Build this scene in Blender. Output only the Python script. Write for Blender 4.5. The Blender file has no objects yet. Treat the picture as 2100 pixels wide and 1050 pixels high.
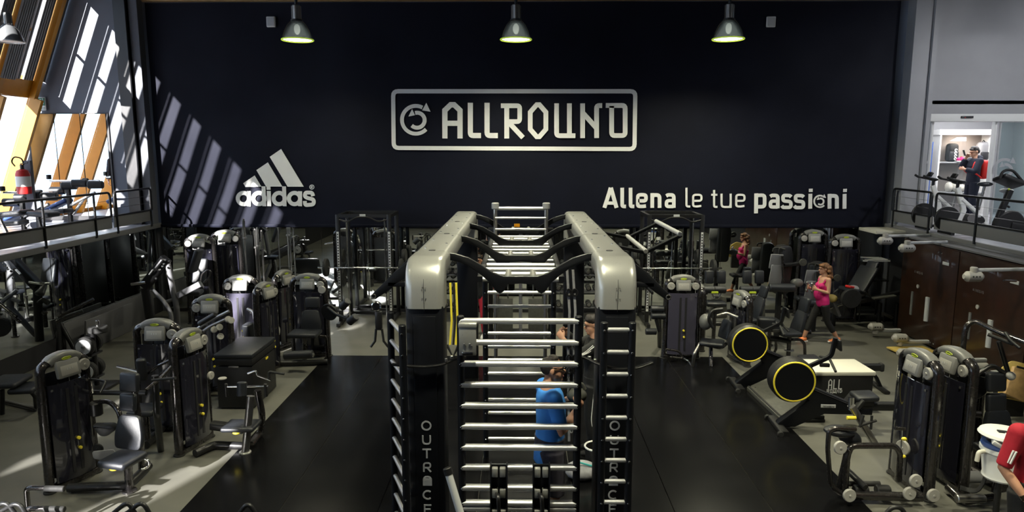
import bpy, bmesh, math, random
from math import sin, cos, pi, radians as R
from mathutils import Vector as V, Matrix as MX, Euler
random.seed(7)
SC = bpy.context.scene
COL = SC.collection
# ---------------------------------------------------------------- camera, world, sun, exposure
FPX, PITCH, YAW, EYE = 1430.0, R(8.71), math.atan(18/1430.0), 3.85
cd = bpy.data.cameras.new('camera'); cam = bpy.data.objects.new('camera', cd); COL.objects.link(cam)
cd.sensor_width = 36; cd.lens = FPX/2100*36; cd.clip_start = .05; cd.clip_end = 300
cam.location = (0, 0, EYE); cam.rotation_euler = (pi/2-PITCH, 0, YAW); SC.camera = cam
vs = SC.view_settings; vs.view_transform = 'Standard'; vs.look = 'None'; vs.gamma = 1; vs.use_curve_mapping = False
vs.exposure = EXPO = 0.0
SC.cycles.max_bounces = 10; SC.cycles.glossy_bounces = 5; SC.cycles.diffuse_bounces = 4
SC.cycles.transparent_max_bounces = 12; SC.cycles.caustics_reflective = False; SC.cycles.caustics_refractive = False
SC.cycles.sample_clamp_indirect = 6
w = bpy.data.worlds.new('sky'); SC.world = w; w.use_nodes = True
bg = w.node_tree.nodes['Background']; bg.inputs[0].default_value = (.62, .79, 1, 1); bg.inputs[1].default_value = 4.5
def lamp(name, kind, loc, energy, color, aim=None, **kw):
    d = bpy.data.lights.new(name, kind); d.energy = energy; d.color = color
    for k, v in kw.items(): setattr(d, k, v)
    o = bpy.data.objects.new(name, d); COL.objects.link(o); o.location = loc
    if aim: o.rotation_euler = (V(aim)-V(loc)).to_track_quat('-Z', 'Y').to_euler()
    return o
SUN = V((.383, 1, -.435))
lamp('sun', 'SUN', (-20, -20, 20), 32, (1, .97, .93), V((-20, -20, 20))+SUN, angle=R(.5))
LAMPROWS = [(-4.35, 14), (-.1, 14), (4.0, 14), (-4.35, 9.6), (-.1, 9.6), (4.0, 9.6), (-4.35, 5.2), (-.1, 5.2), (4.0, 5.2), (-4.35, .8), (4.0, .8)]
LAMPCOL = (1, .96, .70)
for i, (x, y) in enumerate(LAMPROWS):
    f = y > 13
    lamp('pendant_light', 'SPOT', (x, y, 5.92), (900 if f else 1150) if x > -1 else 360, LAMPCOL, (x, y, 0), spot_size=R(150 if f else 104), spot_blend=.8 if f else .4, shadow_soft_size=.16)
for x, y in ((10.6, 11.5), (10.8, 7)): lamp('pendant_light', 'SPOT', (x, y, 6.3), 560, (.95, .97, 1), (x+.3, y+4, 2.5), spot_size=R(140), spot_blend=.7, shadow_soft_size=.16)  # added lamps, out of view, to brighten the right upper wall and bikes
# ---------------------------------------------------------------- pixel -> world (a ray through the photograph, cut by a plane)
def ray(px, py):
    x, y = (px-1050)/FPX, -(py-525)/FPX
    b, c = cos(PITCH)+y*sin(PITCH), -sin(PITCH)+y*cos(PITCH)
    return (x*cos(YAW)-b*sin(YAW), x*sin(YAW)+b*cos(YAW), c)
def G(px, py, z=0):
    d = ray(px, py); t = (z-EYE)/d[2]; return V((d[0]*t, d[1]*t, z))
def W(px, py, Y):
    d = ray(px, py); t = Y/d[1]; return V((d[0]*t, Y, EYE+d[2]*t))
# ---------------------------------------------------------------- materials
def mat(name, col, rough=.5, metal=0, nz=0, nscale=30, bump=0, coat=0, spec=.5, rv=1, emit=None, es=0, col2=None):
    m = bpy.data.materials.new(name); m.use_nodes = True; nt = m.node_tree; p = nt.nodes['Principled BSDF']
    p.inputs['Base Color'].default_value = (*col, 1); p.inputs['Roughness'].default_value = rough; p.inputs['Metallic'].default_value = metal
    p.inputs['Coat Weight'].default_value = coat; p.inputs['Specular IOR Level'].default_value = spec
    if emit: p.inputs['Emission Color'].default_value = (*emit, 1); p.inputs['Emission Strength'].default_value = es
    tc = nt.nodes.new('ShaderNodeTexCoord'); n = nt.nodes.new('ShaderNodeTexNoise')
    n.inputs['Scale'].default_value = nscale; n.inputs['Detail'].default_value = 5; nt.links.new(tc.outputs['Object'], n.inputs['Vector'])
    mr = nt.nodes.new('ShaderNodeMapRange'); mr.inputs[3].default_value = max(0, rough-.08*rv); mr.inputs[4].default_value = min(1, rough+.1*rv)
    nt.links.new(n.outputs[0], mr.inputs[0]); nt.links.new(mr.outputs[0], p.inputs['Roughness'])
    if nz or col2:
        mx = nt.nodes.new('ShaderNodeMix'); mx.data_type = 'RGBA'
        c2 = col2 or tuple(c*(1-nz) for c in col); mx.inputs[6].default_value = (*col, 1); mx.inputs[7].default_value = (*c2, 1)
        r2 = nt.nodes.new('ShaderNodeMapRange'); r2.inputs[1].default_value = .35; r2.inputs[2].default_value = .65
        nt.links.new(n.outputs[0], r2.inputs[0]); nt.links.new(r2.outputs[0], mx.inputs[0]); nt.links.new(mx.outputs[2], p.inputs['Base Color'])
    if bump:
        b = nt.nodes.new('ShaderNodeBump'); b.inputs['Strength'].default_value = bump; b.inputs['Distance'].default_value = .01
        n2 = nt.nodes.new('ShaderNodeTexNoise'); n2.inputs['Scale'].default_value = nscale*6; nt.links.new(tc.outputs['Object'], n2.inputs['Vector'])
        nt.links.new(n2.outputs[0], b.inputs['Height']); nt.links.new(b.outputs[0], p.inputs['Normal'])
    return m
def glassmat(name, tint=(1, 1, 1), refl=.08, rough=.02):
    m = bpy.data.materials.new(name); m.use_nodes = True; nt = m.node_tree; nt.nodes.clear()
    o = nt.nodes.new('ShaderNodeOutputMaterial'); mx = nt.nodes.new('ShaderNodeMixShader'); t = nt.nodes.new('ShaderNodeBsdfTransparent'); g = nt.nodes.new('ShaderNodeBsdfGlossy')
    t.inputs[0].default_value = (*tint, 1); g.inputs[0].default_value = (.9, .95, 1, 1); g.inputs['Roughness'].default_value = rough
    mx.inputs[0].default_value = refl; nt.links.new(t.outputs[0], mx.inputs[1]); nt.links.new(g.outputs[0], mx.inputs[2]); nt.links.new(mx.outputs[0], o.inputs[0])
    return m
M = dict(boxgrey=mat('box_grey', (.03, .03, .031), .5), dome=glassmat('clear_dome', (.3, .32, .33), .3, .22),
 paint=mat('anthracite_paint', (.05, .046, .046), .25, .75, coat=.6), black=mat('black_metal', (.012, .012, .013), .35, .2), rigblack=mat('rig_black', (.0045, .005, .007), .42, 0, bump=.05, nscale=60, spec=.22),
 plastic=mat('black_plastic', (.007, .007, .0075), .45), pad=mat('black_leather', (.011, .0125, .0165), .38, bump=.25, nscale=40), rubber=mat('rubber', (.01, .01, .01), .75, nz=.3),
 cap=mat('grey_cap', (.15, .15, .145), .38, 0, nz=.1), console=mat('console_grey', (.19, .19, .185), .5), disc=mat('disc_grey', (.33, .32, .30), .45), shield=mat('dark_shield', (.014, .014, .022), .12, 0, coat=1),
 purple=mat('violet_shield', (.062, .058, .088), .3, .2, coat=.5), chrome=mat('chrome', (.75, .75, .74), .14, 1), silver=mat('brushed_silver', (.36, .36, .34), .3, .45, nscale=120, coat=.3), rung=mat('rung_alu', (.56, .56, .57), .36, .65, nscale=40, rv=.2),
 steel=mat('steel', (.35, .34, .33), .33, 1), yellow=mat('yellow_trim', (.8, .66, .05), .45), lime=mat('lime_badge', (.45, .55, .03), .5), white=mat('white_paint', (.75, .75, .73), .5), grey=mat('grey_plastic', (.2, .2, .21), .5),
 light=mat('light_grey', (.45, .46, .47), .5), letter=mat('banner_print', (.8, .8, .79), .8, nz=.05, nscale=3), print=mat('column_print', (.36, .37, .4), .6), red=mat('red', (.55, .02, .02), .45), wood=mat('light_wood', (.5, .32, .14), .5, nz=.25, nscale=12), ochre=mat('ochre_board', (.52, .38, .1), .55, nz=.1),
 orange=mat('orange_steel', (.48, .2, .003), .45, nz=.1, nscale=6), wallgrey=mat('wall_grey', (.15, .158, .185), .8, nz=.06, nscale=2), wallpale=mat('wall_pale', (.37, .37, .385), .8, nz=.05, nscale=2), banner=mat('banner_black', (.0066, .0076, .016), .62, 0, nz=.2, nscale=1.2, spec=.12),
 mirror=mat('mirror', (.82, .86, .86), .0, 1, rv=0), dark=mat('dark_ceiling', (.03, .03, .03), .8), kin=mat('brown_panel', (.028, .011, .005), .32, 0, nz=.4, nscale=5, coat=.3), fascia=mat('fascia_grey', (.17, .17, .175), .6), concrete=mat('mezzanine_floor', (.34, .34, .37), .35, nz=.15, nscale=4),
 steelgrey=mat('column_grey', (.12, .12, .13), .5), darkcol=mat('column_dark', (.02, .02, .023), .4), skin=mat('skin', (.52, .27, .17), .5, nz=.15, nscale=14), hairdark=mat('hair_dark', (.012, .008, .006), .5, bump=.6, nscale=30), hairbrown=mat('hair_brown', (.23, .10, .035), .5, nz=.6, nscale=25, bump=.6),
 blue=mat('blue_jersey', (.06, .3, .85), .8, nz=.12, nscale=8), pink=mat('pink_top', (.55, .008, .15), .75, nz=.1, nscale=10), crimson=mat('crimson_jersey', (.38, .006, .02), .8, nz=.15, nscale=12), leggings=mat('black_cloth', (.0045, .0045, .005), .8), redcloth=mat('red_leggings', (.5, .02, .04), .75, nz=.1), navy=mat('navy_cloth', (.012, .015, .03), .85),
 greycloth=mat('grey_cloth', (.3, .3, .32), .9, nz=.2), shorts=mat('charcoal_shorts', (.04, .036, .052), .85), eye=mat('eye', (.02, .015, .01), .2), lip=mat('lip', (.4, .12, .1), .5), orangeshoe=mat('orange_shoe', (.85, .25, .08), .6), cork=mat('cream', (.6, .58, .5), .5), teal=mat('teal', (.02, .3, .3), .6),
 glass=glassmat('window_glass'), doorglass=glassmat('door_glass', (.72, .8, .8), .12), frost=mat('frosted_logo', (.42, .42, .44), .6), bulb=mat('lamp_lens', (.9, .9, .85), .3, emit=(1, .96, .8), es=6), limerim=mat('lamp_rim', (.6, .75, .08), .3, emit=(.7, 1, .1), es=.35), lit=mat('light_panel', (.9, .9, .9), .5, emit=(.95, .97, 1), es=3),
 reflector=mat('lamp_reflector', (.42, .44, .46), .22, .75), tread=mat('belt', (.02, .02, .022), .6), platform=mat('platform_grey', (.07, .07, .06), .55, nz=.2, nscale=20), blue2=mat('blue_pad', (.05, .1, .3), .4), sign=mat('sign_green', (.01, .12, .05), .5), shadegrey=mat('shelf_grey', (.25, .22, .2), .6), backpack=mat('backpack_red', (.7, .02, .015), .6))
# ---------------------------------------------------------------- shapes: (verts, faces) tuples
def xf(s, loc=(0, 0, 0), rot=(0, 0, 0), sc=None):
    m = MX.Translation(V(loc)) @ Euler([R(a) for a in rot]).to_matrix().to_4x4()
    if sc: m = m @ MX.Diagonal((*sc, 1))
    return ([m @ V(v) for v in s[0]], s[1])
_bc = {}
def B(sx, sy, sz, loc=(0, 0, 0), rot=(0, 0, 0), r=0, seg=2):
    k = (round(sx, 4), round(sy, 4), round(sz, 4), round(r, 4), seg)
    if k not in _bc:
        bm = bmesh.new(); bmesh.ops.create_cube(bm, size=1)
        for v in bm.verts: v.co = V((v.co.x*sx, v.co.y*sy, v.co.z*sz))
        if r: bmesh.ops.bevel(bm, geom=bm.edges[:], offset=min(r, .49*min(sx, sy, sz)), segments=seg, profile=.5, affect='EDGES')
        bm.verts.index_update(); _bc[k] = ([v.co.copy() for v in bm.verts], [[v.index for v in f.verts] for f in bm.faces]); bm.free()
    return xf(_bc[k], loc, rot)
def LT(prof, seg=20, loc=(0, 0, 0), axis=(0, 0, 1)):
    vs_, fs = [], []; n = len(prof)
    for i in range(seg):
        a = 2*pi*i/seg
        for r, z in prof: vs_.append(V((r*cos(a), r*sin(a), z)))
    for i in range(seg):
        j = (i+1) % seg
        for k in range(n-1): fs.append([i*n+k, j*n+k, j*n+k+1, i*n+k+1])
    fs.append([i*n+n-1 for i in range(seg)]); fs.append([(seg-1-i)*n for i in range(seg)])
    q = V((0, 0, 1)).rotation_difference(V(axis)); return ([q @ v + V(loc) for v in vs_], fs)
def C(r, h, loc=(0, 0, 0), axis=(0, 0, 1), seg=18, bev=None, r2=None):
    b = min(r, h)*.18 if bev is None else bev; r2 = r if r2 is None else r2
    return LT([(r-b, -h/2), (r, -h/2+b), (r2, h/2-b), (r2-b, h/2)], seg, loc, axis)
def ES(rx, ry, rz, loc=(0, 0, 0), rot=(0, 0, 0), seg=14, rings=9):
    s = LT([(sin(pi*i/rings), -cos(pi*i/rings)) if 0 < i < rings else (.02, -cos(pi*i/rings)) for i in range(rings+1)], seg)
    return xf(s, loc, rot, (rx, ry, rz))
def fil(pts, f, n=5, closed=False):
    pts = [V(p) for p in pts]; out = []; N = len(pts)
    for i, p in enumerate(pts):
        if not closed and (i == 0 or i == N-1): out.append(p); continue
        a, b = pts[i-1]-p, pts[(i+1) % N]-p; la, lb = a.length, b.length
        if la < 1e-6 or lb < 1e-6: continue
        d = min(f, la*.48, lb*.48); p0, p2 = p+a/la*d, p+b/lb*d
        for k in range(n+1):
            t = k/n; out.append(p0*(1-t)**2+p*2*t*(1-t)+p2*t*t)
    return out
def SW(pts, sec, up=None, closed=False, scale=None):
    """sweep a 2D section along a polyline"""
    pts = [V(p) for p in pts]; N = len(pts); n = len(sec); vs_, fs = [], []
    def tan(i):
        a = pts[(i-1) % N] if (closed or i > 0) else pts[i]; b = pts[(i+1) % N] if (closed or i < N-1) else pts[i]
        return (b-a).normalized()
    t0 = tan(0); u = V(up) if up else (V((0, 0, 1)) if abs(t0.z) < .9 else V((0, 1, 0)))
    u = (u-t0*u.dot(t0)).normalized()
    for i in range(N):
        t = tan(i); u = (u-t*u.dot(t)).normalized(); s = t.cross(u); k = scale[i] if scale else 1
        if not isinstance(k, (tuple, list)): k = (k, k)
        for a, b in sec: vs_.append(pts[i]+s*a*k[0]+u*b*k[1])
    for i in range(N if closed else N-1):
        j = (i+1) % N
        for k in range(n): fs.append([i*n+k, i*n+(k+1) % n, j*n+(k+1) % n, j*n+k])
    if not closed: fs.append([k for k in range(n)][::-1]); fs.append([(N-1)*n+k for k in range(n)])
    return (vs_, fs)
def circ(r, seg=10, ry=None): return [(r*cos(2*pi*i/seg), (ry or r)*sin(2*pi*i/seg)) for i in range(seg)]
def rrect(w_, h_, r, n=3):
    o = []
    for cx, cy, a0 in ((w_/2-r, h_/2-r, 0), (-w_/2+r, h_/2-r, 90), (-w_/2+r, -h_/2+r, 180), (w_/2-r, -h_/2+r, 270)):
        for k in range(n+1): a = R(a0+90*k/n); o.append((cx+r*cos(a), cy+r*sin(a)))
    return o
def TB(pts, r=.02, f=0, seg=10, closed=False, radii=None):
    return SW(fil(pts, f, closed=closed) if f else pts, circ(r, seg), closed=closed, scale=[x/r for x in radii] if radii else None)
def BAR(pts, w_, h_, r=.008, f=0, up=None): return SW(fil(pts, f) if f else pts, rrect(w_, h_, min(r, w_*.45, h_*.45)), up)
def PR(poly, t, bev=0, loc=(0, 0, 0), rot=(0, 0, 0), rr=0):
    """polygon in the XZ plane, extruded along Y, edges eased"""
    if rr: poly = [(p.x, p.y) for p in fil([(a, b, 0) for a, b in poly], rr, 4, True)]
    N = len(poly); area = sum(poly[i-1][0]*poly[i][1]-poly[i][0]*poly[i-1][1] for i in range(N))
    if area < 0: poly = poly[::-1]
    def inset(d):
        o = []
        for i in range(N):
            p0, p1, p2 = V((*poly[i-1], 0)), V((*poly[i], 0)), V((*poly[(i+1) % N], 0))
            e = (p2-p1).normalized()+(p1-p0).normalized(); e = e.normalized() if e.length > 1e-6 else (p2-p0).normalized()
            o.append((p1.x-e.y*d, p1.y+e.x*d))
        return o
    rings = [(-t/2, bev), (-t/2+bev*.3, bev*.3), (-t/2+bev, 0), (t/2-bev, 0), (t/2-bev*.3, bev*.3), (t/2, bev)] if bev else [(-t/2, 0), (t/2, 0)]
    vs_, fs = [], []
    for y, d in rings:
        for a, b in (inset(d) if d else poly): vs_.append(V((a, y, b)))
    for k in range(len(rings)-1):
        for i in range(N):
            j = (i+1) % N; fs.append([k*N+i, k*N+j, (k+1)*N+j, (k+1)*N+i])
    fs.append([i for i in range(N)][::-1]); fs.append([(len(rings)-1)*N+i for i in range(N)])
    return xf((vs_, fs), loc, rot)
def RB(pts, w_, t=.01, closed=False, y=0):
    """flat ribbon in the XZ plane with mitred corners (lettering)"""
    P = [V((a, b)) for a, b in pts]; N = len(P); L, Rr = [], []
    for i in range(N):
        a = P[i-1] if (closed or i) else None; b = P[(i+1) % N] if (closed or i < N-1) else None
        d0 = (P[i]-a).normalized() if a is not None else None; d1 = (b-P[i]).normalized() if b is not None else None
        d0 = d0 if d0 is not None else d1; d1 = d1 if d1 is not None else d0
        n0, n1 = V((-d0.y, d0.x)), V((-d1.y, d1.x)); m = (n0+n1); m = m.normalized() if m.length > 1e-5 else n0
        k = w_/2/max(.5, m.dot(n0)); L.append(P[i]+m*k); Rr.append(P[i]-m*k)
    vs_, fs = [], []
    for l, r in zip(L, Rr): vs_ += [V((l.x, y, l.y)), V((r.x, y, r.y)), V((l.x, y-t, l.y)), V((r.x, y-t, r.y))]
    for i in range(N if closed else N-1):
        a, b = 4*i, 4*((i+1) % N); fs += [[a+2, a+3, b+3, b+2], [a, a+2, b+2, b], [a+3, a+1, b+1, b+3]]
    if not closed: fs += [[0, 1, 3, 2], [4*N-4, 4*N-2, 4*N-1, 4*N-3]]
    return (vs_, fs)
def arc(cx, cy, r, a0, a1, n=16): return [(cx+r*cos(R(a0+(a1-a0)*i/n)), cy+r*sin(R(a0+(a1-a0)*i/n))) for i in range(n+1)]
# ---------------------------------------------------------------- objects
def mesh_of(name, shapes, m, sharp=38):
    vs_, fs = [], []
    for s in shapes:
        o = len(vs_); vs_ += s[0]; fs += [[i+o for i in f] for f in s[1]]
    me = bpy.data.meshes.new(name); me.from_pydata([tuple(v) for v in vs_], [], fs)
    bm = bmesh.new(); bm.from_mesh(me); bmesh.ops.recalc_face_normals(bm, faces=bm.faces[:]); bm.to_mesh(me); bm.free()
    me.shade_smooth(); me.set_sharp_from_angle(angle=R(sharp)); me.materials.append(M[m] if isinstance(m, str) else m)
    return me
def part(parent, name, m, *shapes, label=None, kind=None):
    o = bpy.data.objects.new(name, mesh_of(name, shapes, m)); COL.objects.link(o)
    if parent: o.parent = parent
    if label: o['label'] = label
    if kind or name in SMALL: o['kind'] = kind or 'stuff'
    return o
SMALL = {'bolts', 'screw', 'holes', 'print', 'vents', 'groove', 'lettering', 'weight_stack', 'arrow_stub'}
def tag(o, label, cat, group=None):
    o['label'] = label; o['category'] = cat
    if group: o['group'] = group
    return o
def thing(name, label, cat, loc=(0, 0, 0), rz=0, group=None):
    o = bpy.data.objects.new(name, None); COL.objects.link(o); o.location = loc; o.rotation_euler = (0, 0, R(rz)); o.empty_display_size = .1
    return tag(o, label, cat, group)
def struct(name, m, *shapes, parent=None):
    o = part(parent, name, m, *shapes)
    if not parent: o['kind'] = 'structure'
    return o
def single(name, label, cat, m, *shapes, loc=(0, 0, 0), rz=0, group=None):
    o = part(None, name, m, *shapes); o.location = loc; o.rotation_euler = (0, 0, R(rz)); return tag(o, label, cat, group)
def kids(o): return [c for c in bpy.data.objects if c.parent == o]
def dup(o, loc, rz, label, group=None, parent=None):
    c = o.copy(); COL.objects.link(c)
    if parent is None:
        c.location = loc; c.rotation_euler = (0, 0, R(rz)); c['label'] = label
        if group: c['group'] = group
    else: c.parent = parent
    for k in kids(o): dup(k, None, None, None, None, c)
    return c
# ================================================================ SETTING
def floormat(name, c1, c2, rough, sc1, bump, streak):
    m = mat(name, c1, rough, 0, nz=.3, nscale=sc1, col2=c2, bump=bump, spec=.5 if streak else .28, rv=1 if streak else .35)
    return m
M['floor'] = floormat('grey_floor', (.125, .122, .105), (.1, .098, .085), .4, 1.6, .05, 1)
M['matblack'] = floormat('black_rubber_floor', (.0035, .0035, .004), (.0042, .0042, .0046), .2, 2.2, 0, 0)
struct('floor', 'floor', B(27, 26, .2, (0, 4.5, -.1)))
# black rubber flooring in rolls down the middle: joints between the rolls are open gaps
fl = struct('trim_1', 'matblack', B(7.42, .012, .004, (.06, 12.655, .003)))
for i in range(7):
    part(fl, 'rubber_roll', 'matblack', B(1.055, 16.6, .012, (-3.65+.53+i*1.061, 4.35, .006), r=.003, seg=1))
YB = 16.3
struct('wall_back', 'wallgrey', B(17.4, .2, 8.0, (0, YB+.1, 4.0)), B(4.2, .2, 6.0, (-10.7, YB+.1, 5.0)))
mp = struct('wall_mirror_back', 'darkcol', B(17.0, .02, 2.06, (0, YB-.012, 1.03)))
for i in range(9):
    part(mp, 'mirror_panel', 'mirror', B(1.87, .008, 1.96, (-7.52+1.88*i, YB-.027, 1.06)))
struct('baseboard_back', 'darkcol', B(17.0, .03, .07, (0, YB-.04, .035)))
XM = 8.5
# left side wall under the mezzanine: mirrors, with a grey board at its foot
ml = struct('wall_left', 'darkcol', B(.1, 24, 2.02, (-XM-.16, 4.3, 1.01)))
for i in range(6):
    part(ml, 'mirror_panel', 'mirror', B(.008, 1.86, 1.6, (-XM-.105, 15.3-1.88*i, 1.2)))
struct('baseboard_left', 'steelgrey', B(.05, 3.2, .62, (-XM-.07, 14.2, .31), r=.006))
struct('wall_right', 'darkcol', B(.1, 24, 2.02, (XM+.2, 4.3, 1.01)))
struct('wall_front', 'wallgrey', B(23.4, .2, 8, (1.8, -8.1, 4)))
struct('wall_right_upper', 'wallpale', B(.2, 25, 6, (13.2, 4.3, 5)))
struct('ceiling', 'dark', B(23.4, 25, .15, (1.75, 4.2, 7.95)))
tr = struct('trim_2', 'wood', B(17.4, .16, .34, (0, YB-.1, 7.29)))
# mezzanines
for s, nm in ((-1, 'floor_mezzanine_left'), (1, 'floor_mezzanine_right')):
    f = struct(nm, 'concrete', B(5, 24.2, .1, (s*(XM+2.5), 4.2, 2.09)))
    part(f, 'slab_edge', 'fascia', B(.06, 24.2, .11, (s*(XM-.0), 4.2, 2.085), r=.01))
struct('floor_mezzanine_front', 'concrete', B(17, 7.6, .12, (0, -4.4, 2.08)))
struct('trim_6', 'cork', B(.75, .8, .07, (8.2, 15.75, 2.035), r=.008))
# columns at both ends of the banner
c = struct('trim_3', 'darkcol', B(.26, .06, 5.9, (-8.82, 16.08, 5.02)), B(.26, .06, 5.9, (-8.82, 15.84, 5.02)), B(.04, .24, 5.9, (-8.82, 15.96, 5.02)))
struct('trim_4', 'wallgrey', B(.2, .24, 5.9, (-8.58, 16.05, 5.02), r=.01))
struct('trim_5', 'wallpale', B(.42, .34, 5.9, (8.76, 16.0, 5.02), r=.01), B(.1, .4, 5.9, (8.98, 15.96, 5.02)))
# right rear wall with the sliding door opening
struct('wall_door', 'wallpale', B(4.6, .2, 3.4, (11.2, YB+.1, 6.25)), B(.34, .2, 2.6, (8.92, YB+.1, 3.4)))
# ---- slanted glazed wall on the left: mullions, corrugated blinds, glass below
def XL(z): return -12.15+.405*(z-2.3)
SL = R(22.05)
def slant(sx, sy, z0, z1, y, off=0):
    """a slab lying in the slanted wall plane between two heights"""
    L = (z1-z0)/cos(SL); zc = (z0+z1)/2
    return xf(B(sx, sy, L), (XL(zc)+off*cos(SL), y, zc-off*sin(SL)), (0, math.degrees(SL), 0))
wl = struct('window_1', 'orange', slant(.34, 24, 4.98, 5.36, 4.2, -.2), slant(.2, 24, 7.5, 7.9, 4.2, -.05), slant(.2, 24, 2.1, 2.28, 4.2, 0))
PER, YS = 1.15, 15.98
M['blind'] = mat('corrugated_blind', (.26, .25, .25), .5, .1)
part(wl, 'blind', 'blind', slant(.014, .24, 5.36, 7.62, 16.16, -.03), *[slant(.022, .028, 5.36, 7.62, 16.08+.06*k, -.016) for k in range(4)])
for i in range(21):
    y = YS-PER*i
    part(wl, 'mullion', 'orange', slant(.14, .12, 5.0, 7.9, y, .03)); part(wl, 'fin', 'orange', slant(.3, .09, 2.1, 5.02, y, .1))
    if i > 15:
        z0_, z1_ = {17: (5.72, 7.62), 20: (5.36, 7.38)}.get(i, (5.36, 7.62)); part(wl, 'blind', 'blind', slant(.014, 1.03, z0_, z1_, y-.575, -.03), *([slant(.014, .55, 5.3, 7.7, y-.3, -.04)] if i in (17, 20) else []))  # unseen blinds, gaps shaped so only small sun patches reach the floor
    else:
        ribs = [slant(.014, .32, 5.36, 7.62, y-.24, -.03), slant(.014, .165, 5.36, 7.62, y-.5675, -.03)]+[slant(.022, .028, 5.36, 7.62, y-.11-.07*k, -.016) for k in (0, 1, 2, 3, 4, 6, 7)]
        part(wl, 'blind', 'blind', *ribs)
        part(wl, 'inner_blind', 'blind', slant(.012, .43, 5.36, 7.62, y-1.035, .11), *[slant(.02, .025, 5.36, 7.62, y-.85-.063*k, .122) for k in range(7)])
        part(wl, 'transom', 'orange', slant(.04, .5, 6.36, 6.41, y-.88, 0))
    part(wl, 'pane', 'glass', slant(.008, PER-.12, 2.28, 5.02, y-PER/2, 0))
# solid closure of the window wall nearer than the camera
# ---------------------------------------------------------------- banner with its print
ban = thing('wall_banner', 'huge black banner with white logos and slogan on the end wall', 'banner', (0, YB-.03, 2.03))
def bpart(name, m, *s, **k):
    o = part(ban, name, m, *s, **k); o.location = (0, -(YB-.03), -2.03); return o
BX0, BX1, BZ1 = -8.47, 8.42, 7.1
gv, gf = [], []
nx, nz = 96, 30
for j in range(nz+1):
    for i in range(nx+1):
        x = BX0+(BX1-BX0)*i/nx; z = 2.03+(BZ1-2.03)*j/nz
        gv.append(V((x, YB-.05+.012*sin(x*2.1+.5*sin(z*1.3))+.006*sin(z*3+x), z)))
for j in range(nz):
    for i in range(nx): a = j*(nx+1)+i; gf.append([a, a+1, a+nx+2, a+nx+1])
bpart('cloth', 'banner', (gv, gf))
bpart('hem', 'banner', B(BX1-BX0, .03, .07, ((BX0+BX1)/2, YB-.075, 2.075), r=.012))
YP = YB-.078
def pts_of(pp, ox, oy, sc): return [(lambda q: (q.x, q.z))(W(ox+a/sc, oy+b/sc, YP)) for a, b in pp]
def bp(px): return px/1430*(YP/cos(0))*1.0
def fil2(pp, r, closed=False): return [(p.x, p.y) for p in fil([(a, b, 0) for a, b in pp], r, 4, closed)]
def strokes(name, lst, ox, oy, sc, label=None):
    sh = []
    for pp, wd, *cl in lst:
        k = wd/sc*(YP*1.0)/1430
        sh.append(RB(pts_of(pp, ox, oy, sc), k, .012, closed=bool(cl), y=YP+.006-.0025*len(sh)))
    return bpart(name, 'letter', *sh, label=label)
def polyflat(pp, ox, oy, sc):
    q = pts_of(pp, ox, oy, sc); return PR(q, .012, 0, (0, YP, 0))
def carrow(cx, cy, s):
    """round arrow sign: strokes and arrow heads, in crop units of the large logo times s"""
    f = lambda pp: [(cx+(a-255)*s, cy+(b-790)*s) for a, b in pp]
    st = [(f(arc(255, 790, 100, 43, 298, 26)), 26*s), (f(arc(264, 793, 54, 135, -105, 22)), 27*s)]
    return st, [f([(330, 668), (360, 732), (300, 722)]), f([(228, 712), (248, 757), (202, 766)])]
# framed wordmark
A0, A1, AS = 780, 20, 3.5
strokes('frame', [(fil2([(92, 585), (1830, 585), (1824, 1000), (96, 992)], 36, True), 29, 1)], A0, A1, AS, label='rounded white frame around the wordmark')
st, hd = carrow(255, 790, 1)
o_ = strokes('round_arrow_logo', st, A0, A1, AS); [part(o_, 'arrow_head', 'letter', polyflat(h, A0, A1, AS)) for h in hd]
LW = [
 [([(463, 924), (463, 722), (505, 682), (530, 682), (572, 722), (572, 924)], 37), ([(463, 815), (572, 815)], 36)],
 [(fil2([(646, 668), (646, 903), (722, 903)], 22), 36)], [(fil2([(766, 668), (766, 903), (843, 903)], 22), 36)],
 [(fil2([(865, 689), (1000, 689), (1000, 803), (920, 803)], 20), 32), ([(907, 689), (907, 924)], 34), ([(925, 812), (1024, 918)], 34)],
 [([(1122, 682), (1142, 682), (1188, 735), (1188, 858), (1142, 911), (1122, 911), (1076, 858), (1076, 735)], 33, 1)],
 [(fil2([(1265, 672), (1265, 904), (1400, 904)], 22), 33), ([(1357, 672), (1357, 904)], 33)],
 [([(1452, 672), (1452, 921)], 33), ([(1458, 745), (1550, 848)], 34), (fil2([(1552, 921), (1552, 688), (1592, 688)], 22), 33)],
 [(fil2([(1618, 687), (1757, 687), (1757, 903), (1660, 903), (1660, 690)], 24), 33)]]
for l in LW: strokes('letter', l, A0, A1, AS)
# three-bar emblem and lower-case word
D0, D1, DS = 470, 290, 7.0
for poly in ([(745, 110), (1070, 650), (840, 650), (583, 222)], [(555, 302), (762, 648), (530, 648), (392, 412)], [(365, 490), (460, 648), (235, 655), (203, 600)]):
    bpart('emblem_bar', 'letter', polyflat(poly, D0, D1, DS))
ring = lambda cx, cy, r: (arc(cx, cy, r, 0, 345, 22), 57, 1)
for l in ([ring(205, 820, 81), ([(283, 712), (283, 930)], 56)], [ring(428, 820, 81), ([(492, 645), (505, 930)], 54)], [([(568, 712), (575, 930)], 56), ([(564, 646), (567, 694)], 56)],
          [ring(718, 820, 81), ([(788, 645), (797, 930)], 54)], [ring(938, 820, 81), ([(1018, 715), (1018, 930)], 56)],
          [(fil2([(1205, 785), (1190, 735), (1095, 733), (1083, 790), (1130, 815), (1215, 832), (1215, 905), (1090, 915), (1085, 855)], 40), 54)]):
    strokes('letter', l, D0, D1, DS)
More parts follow.
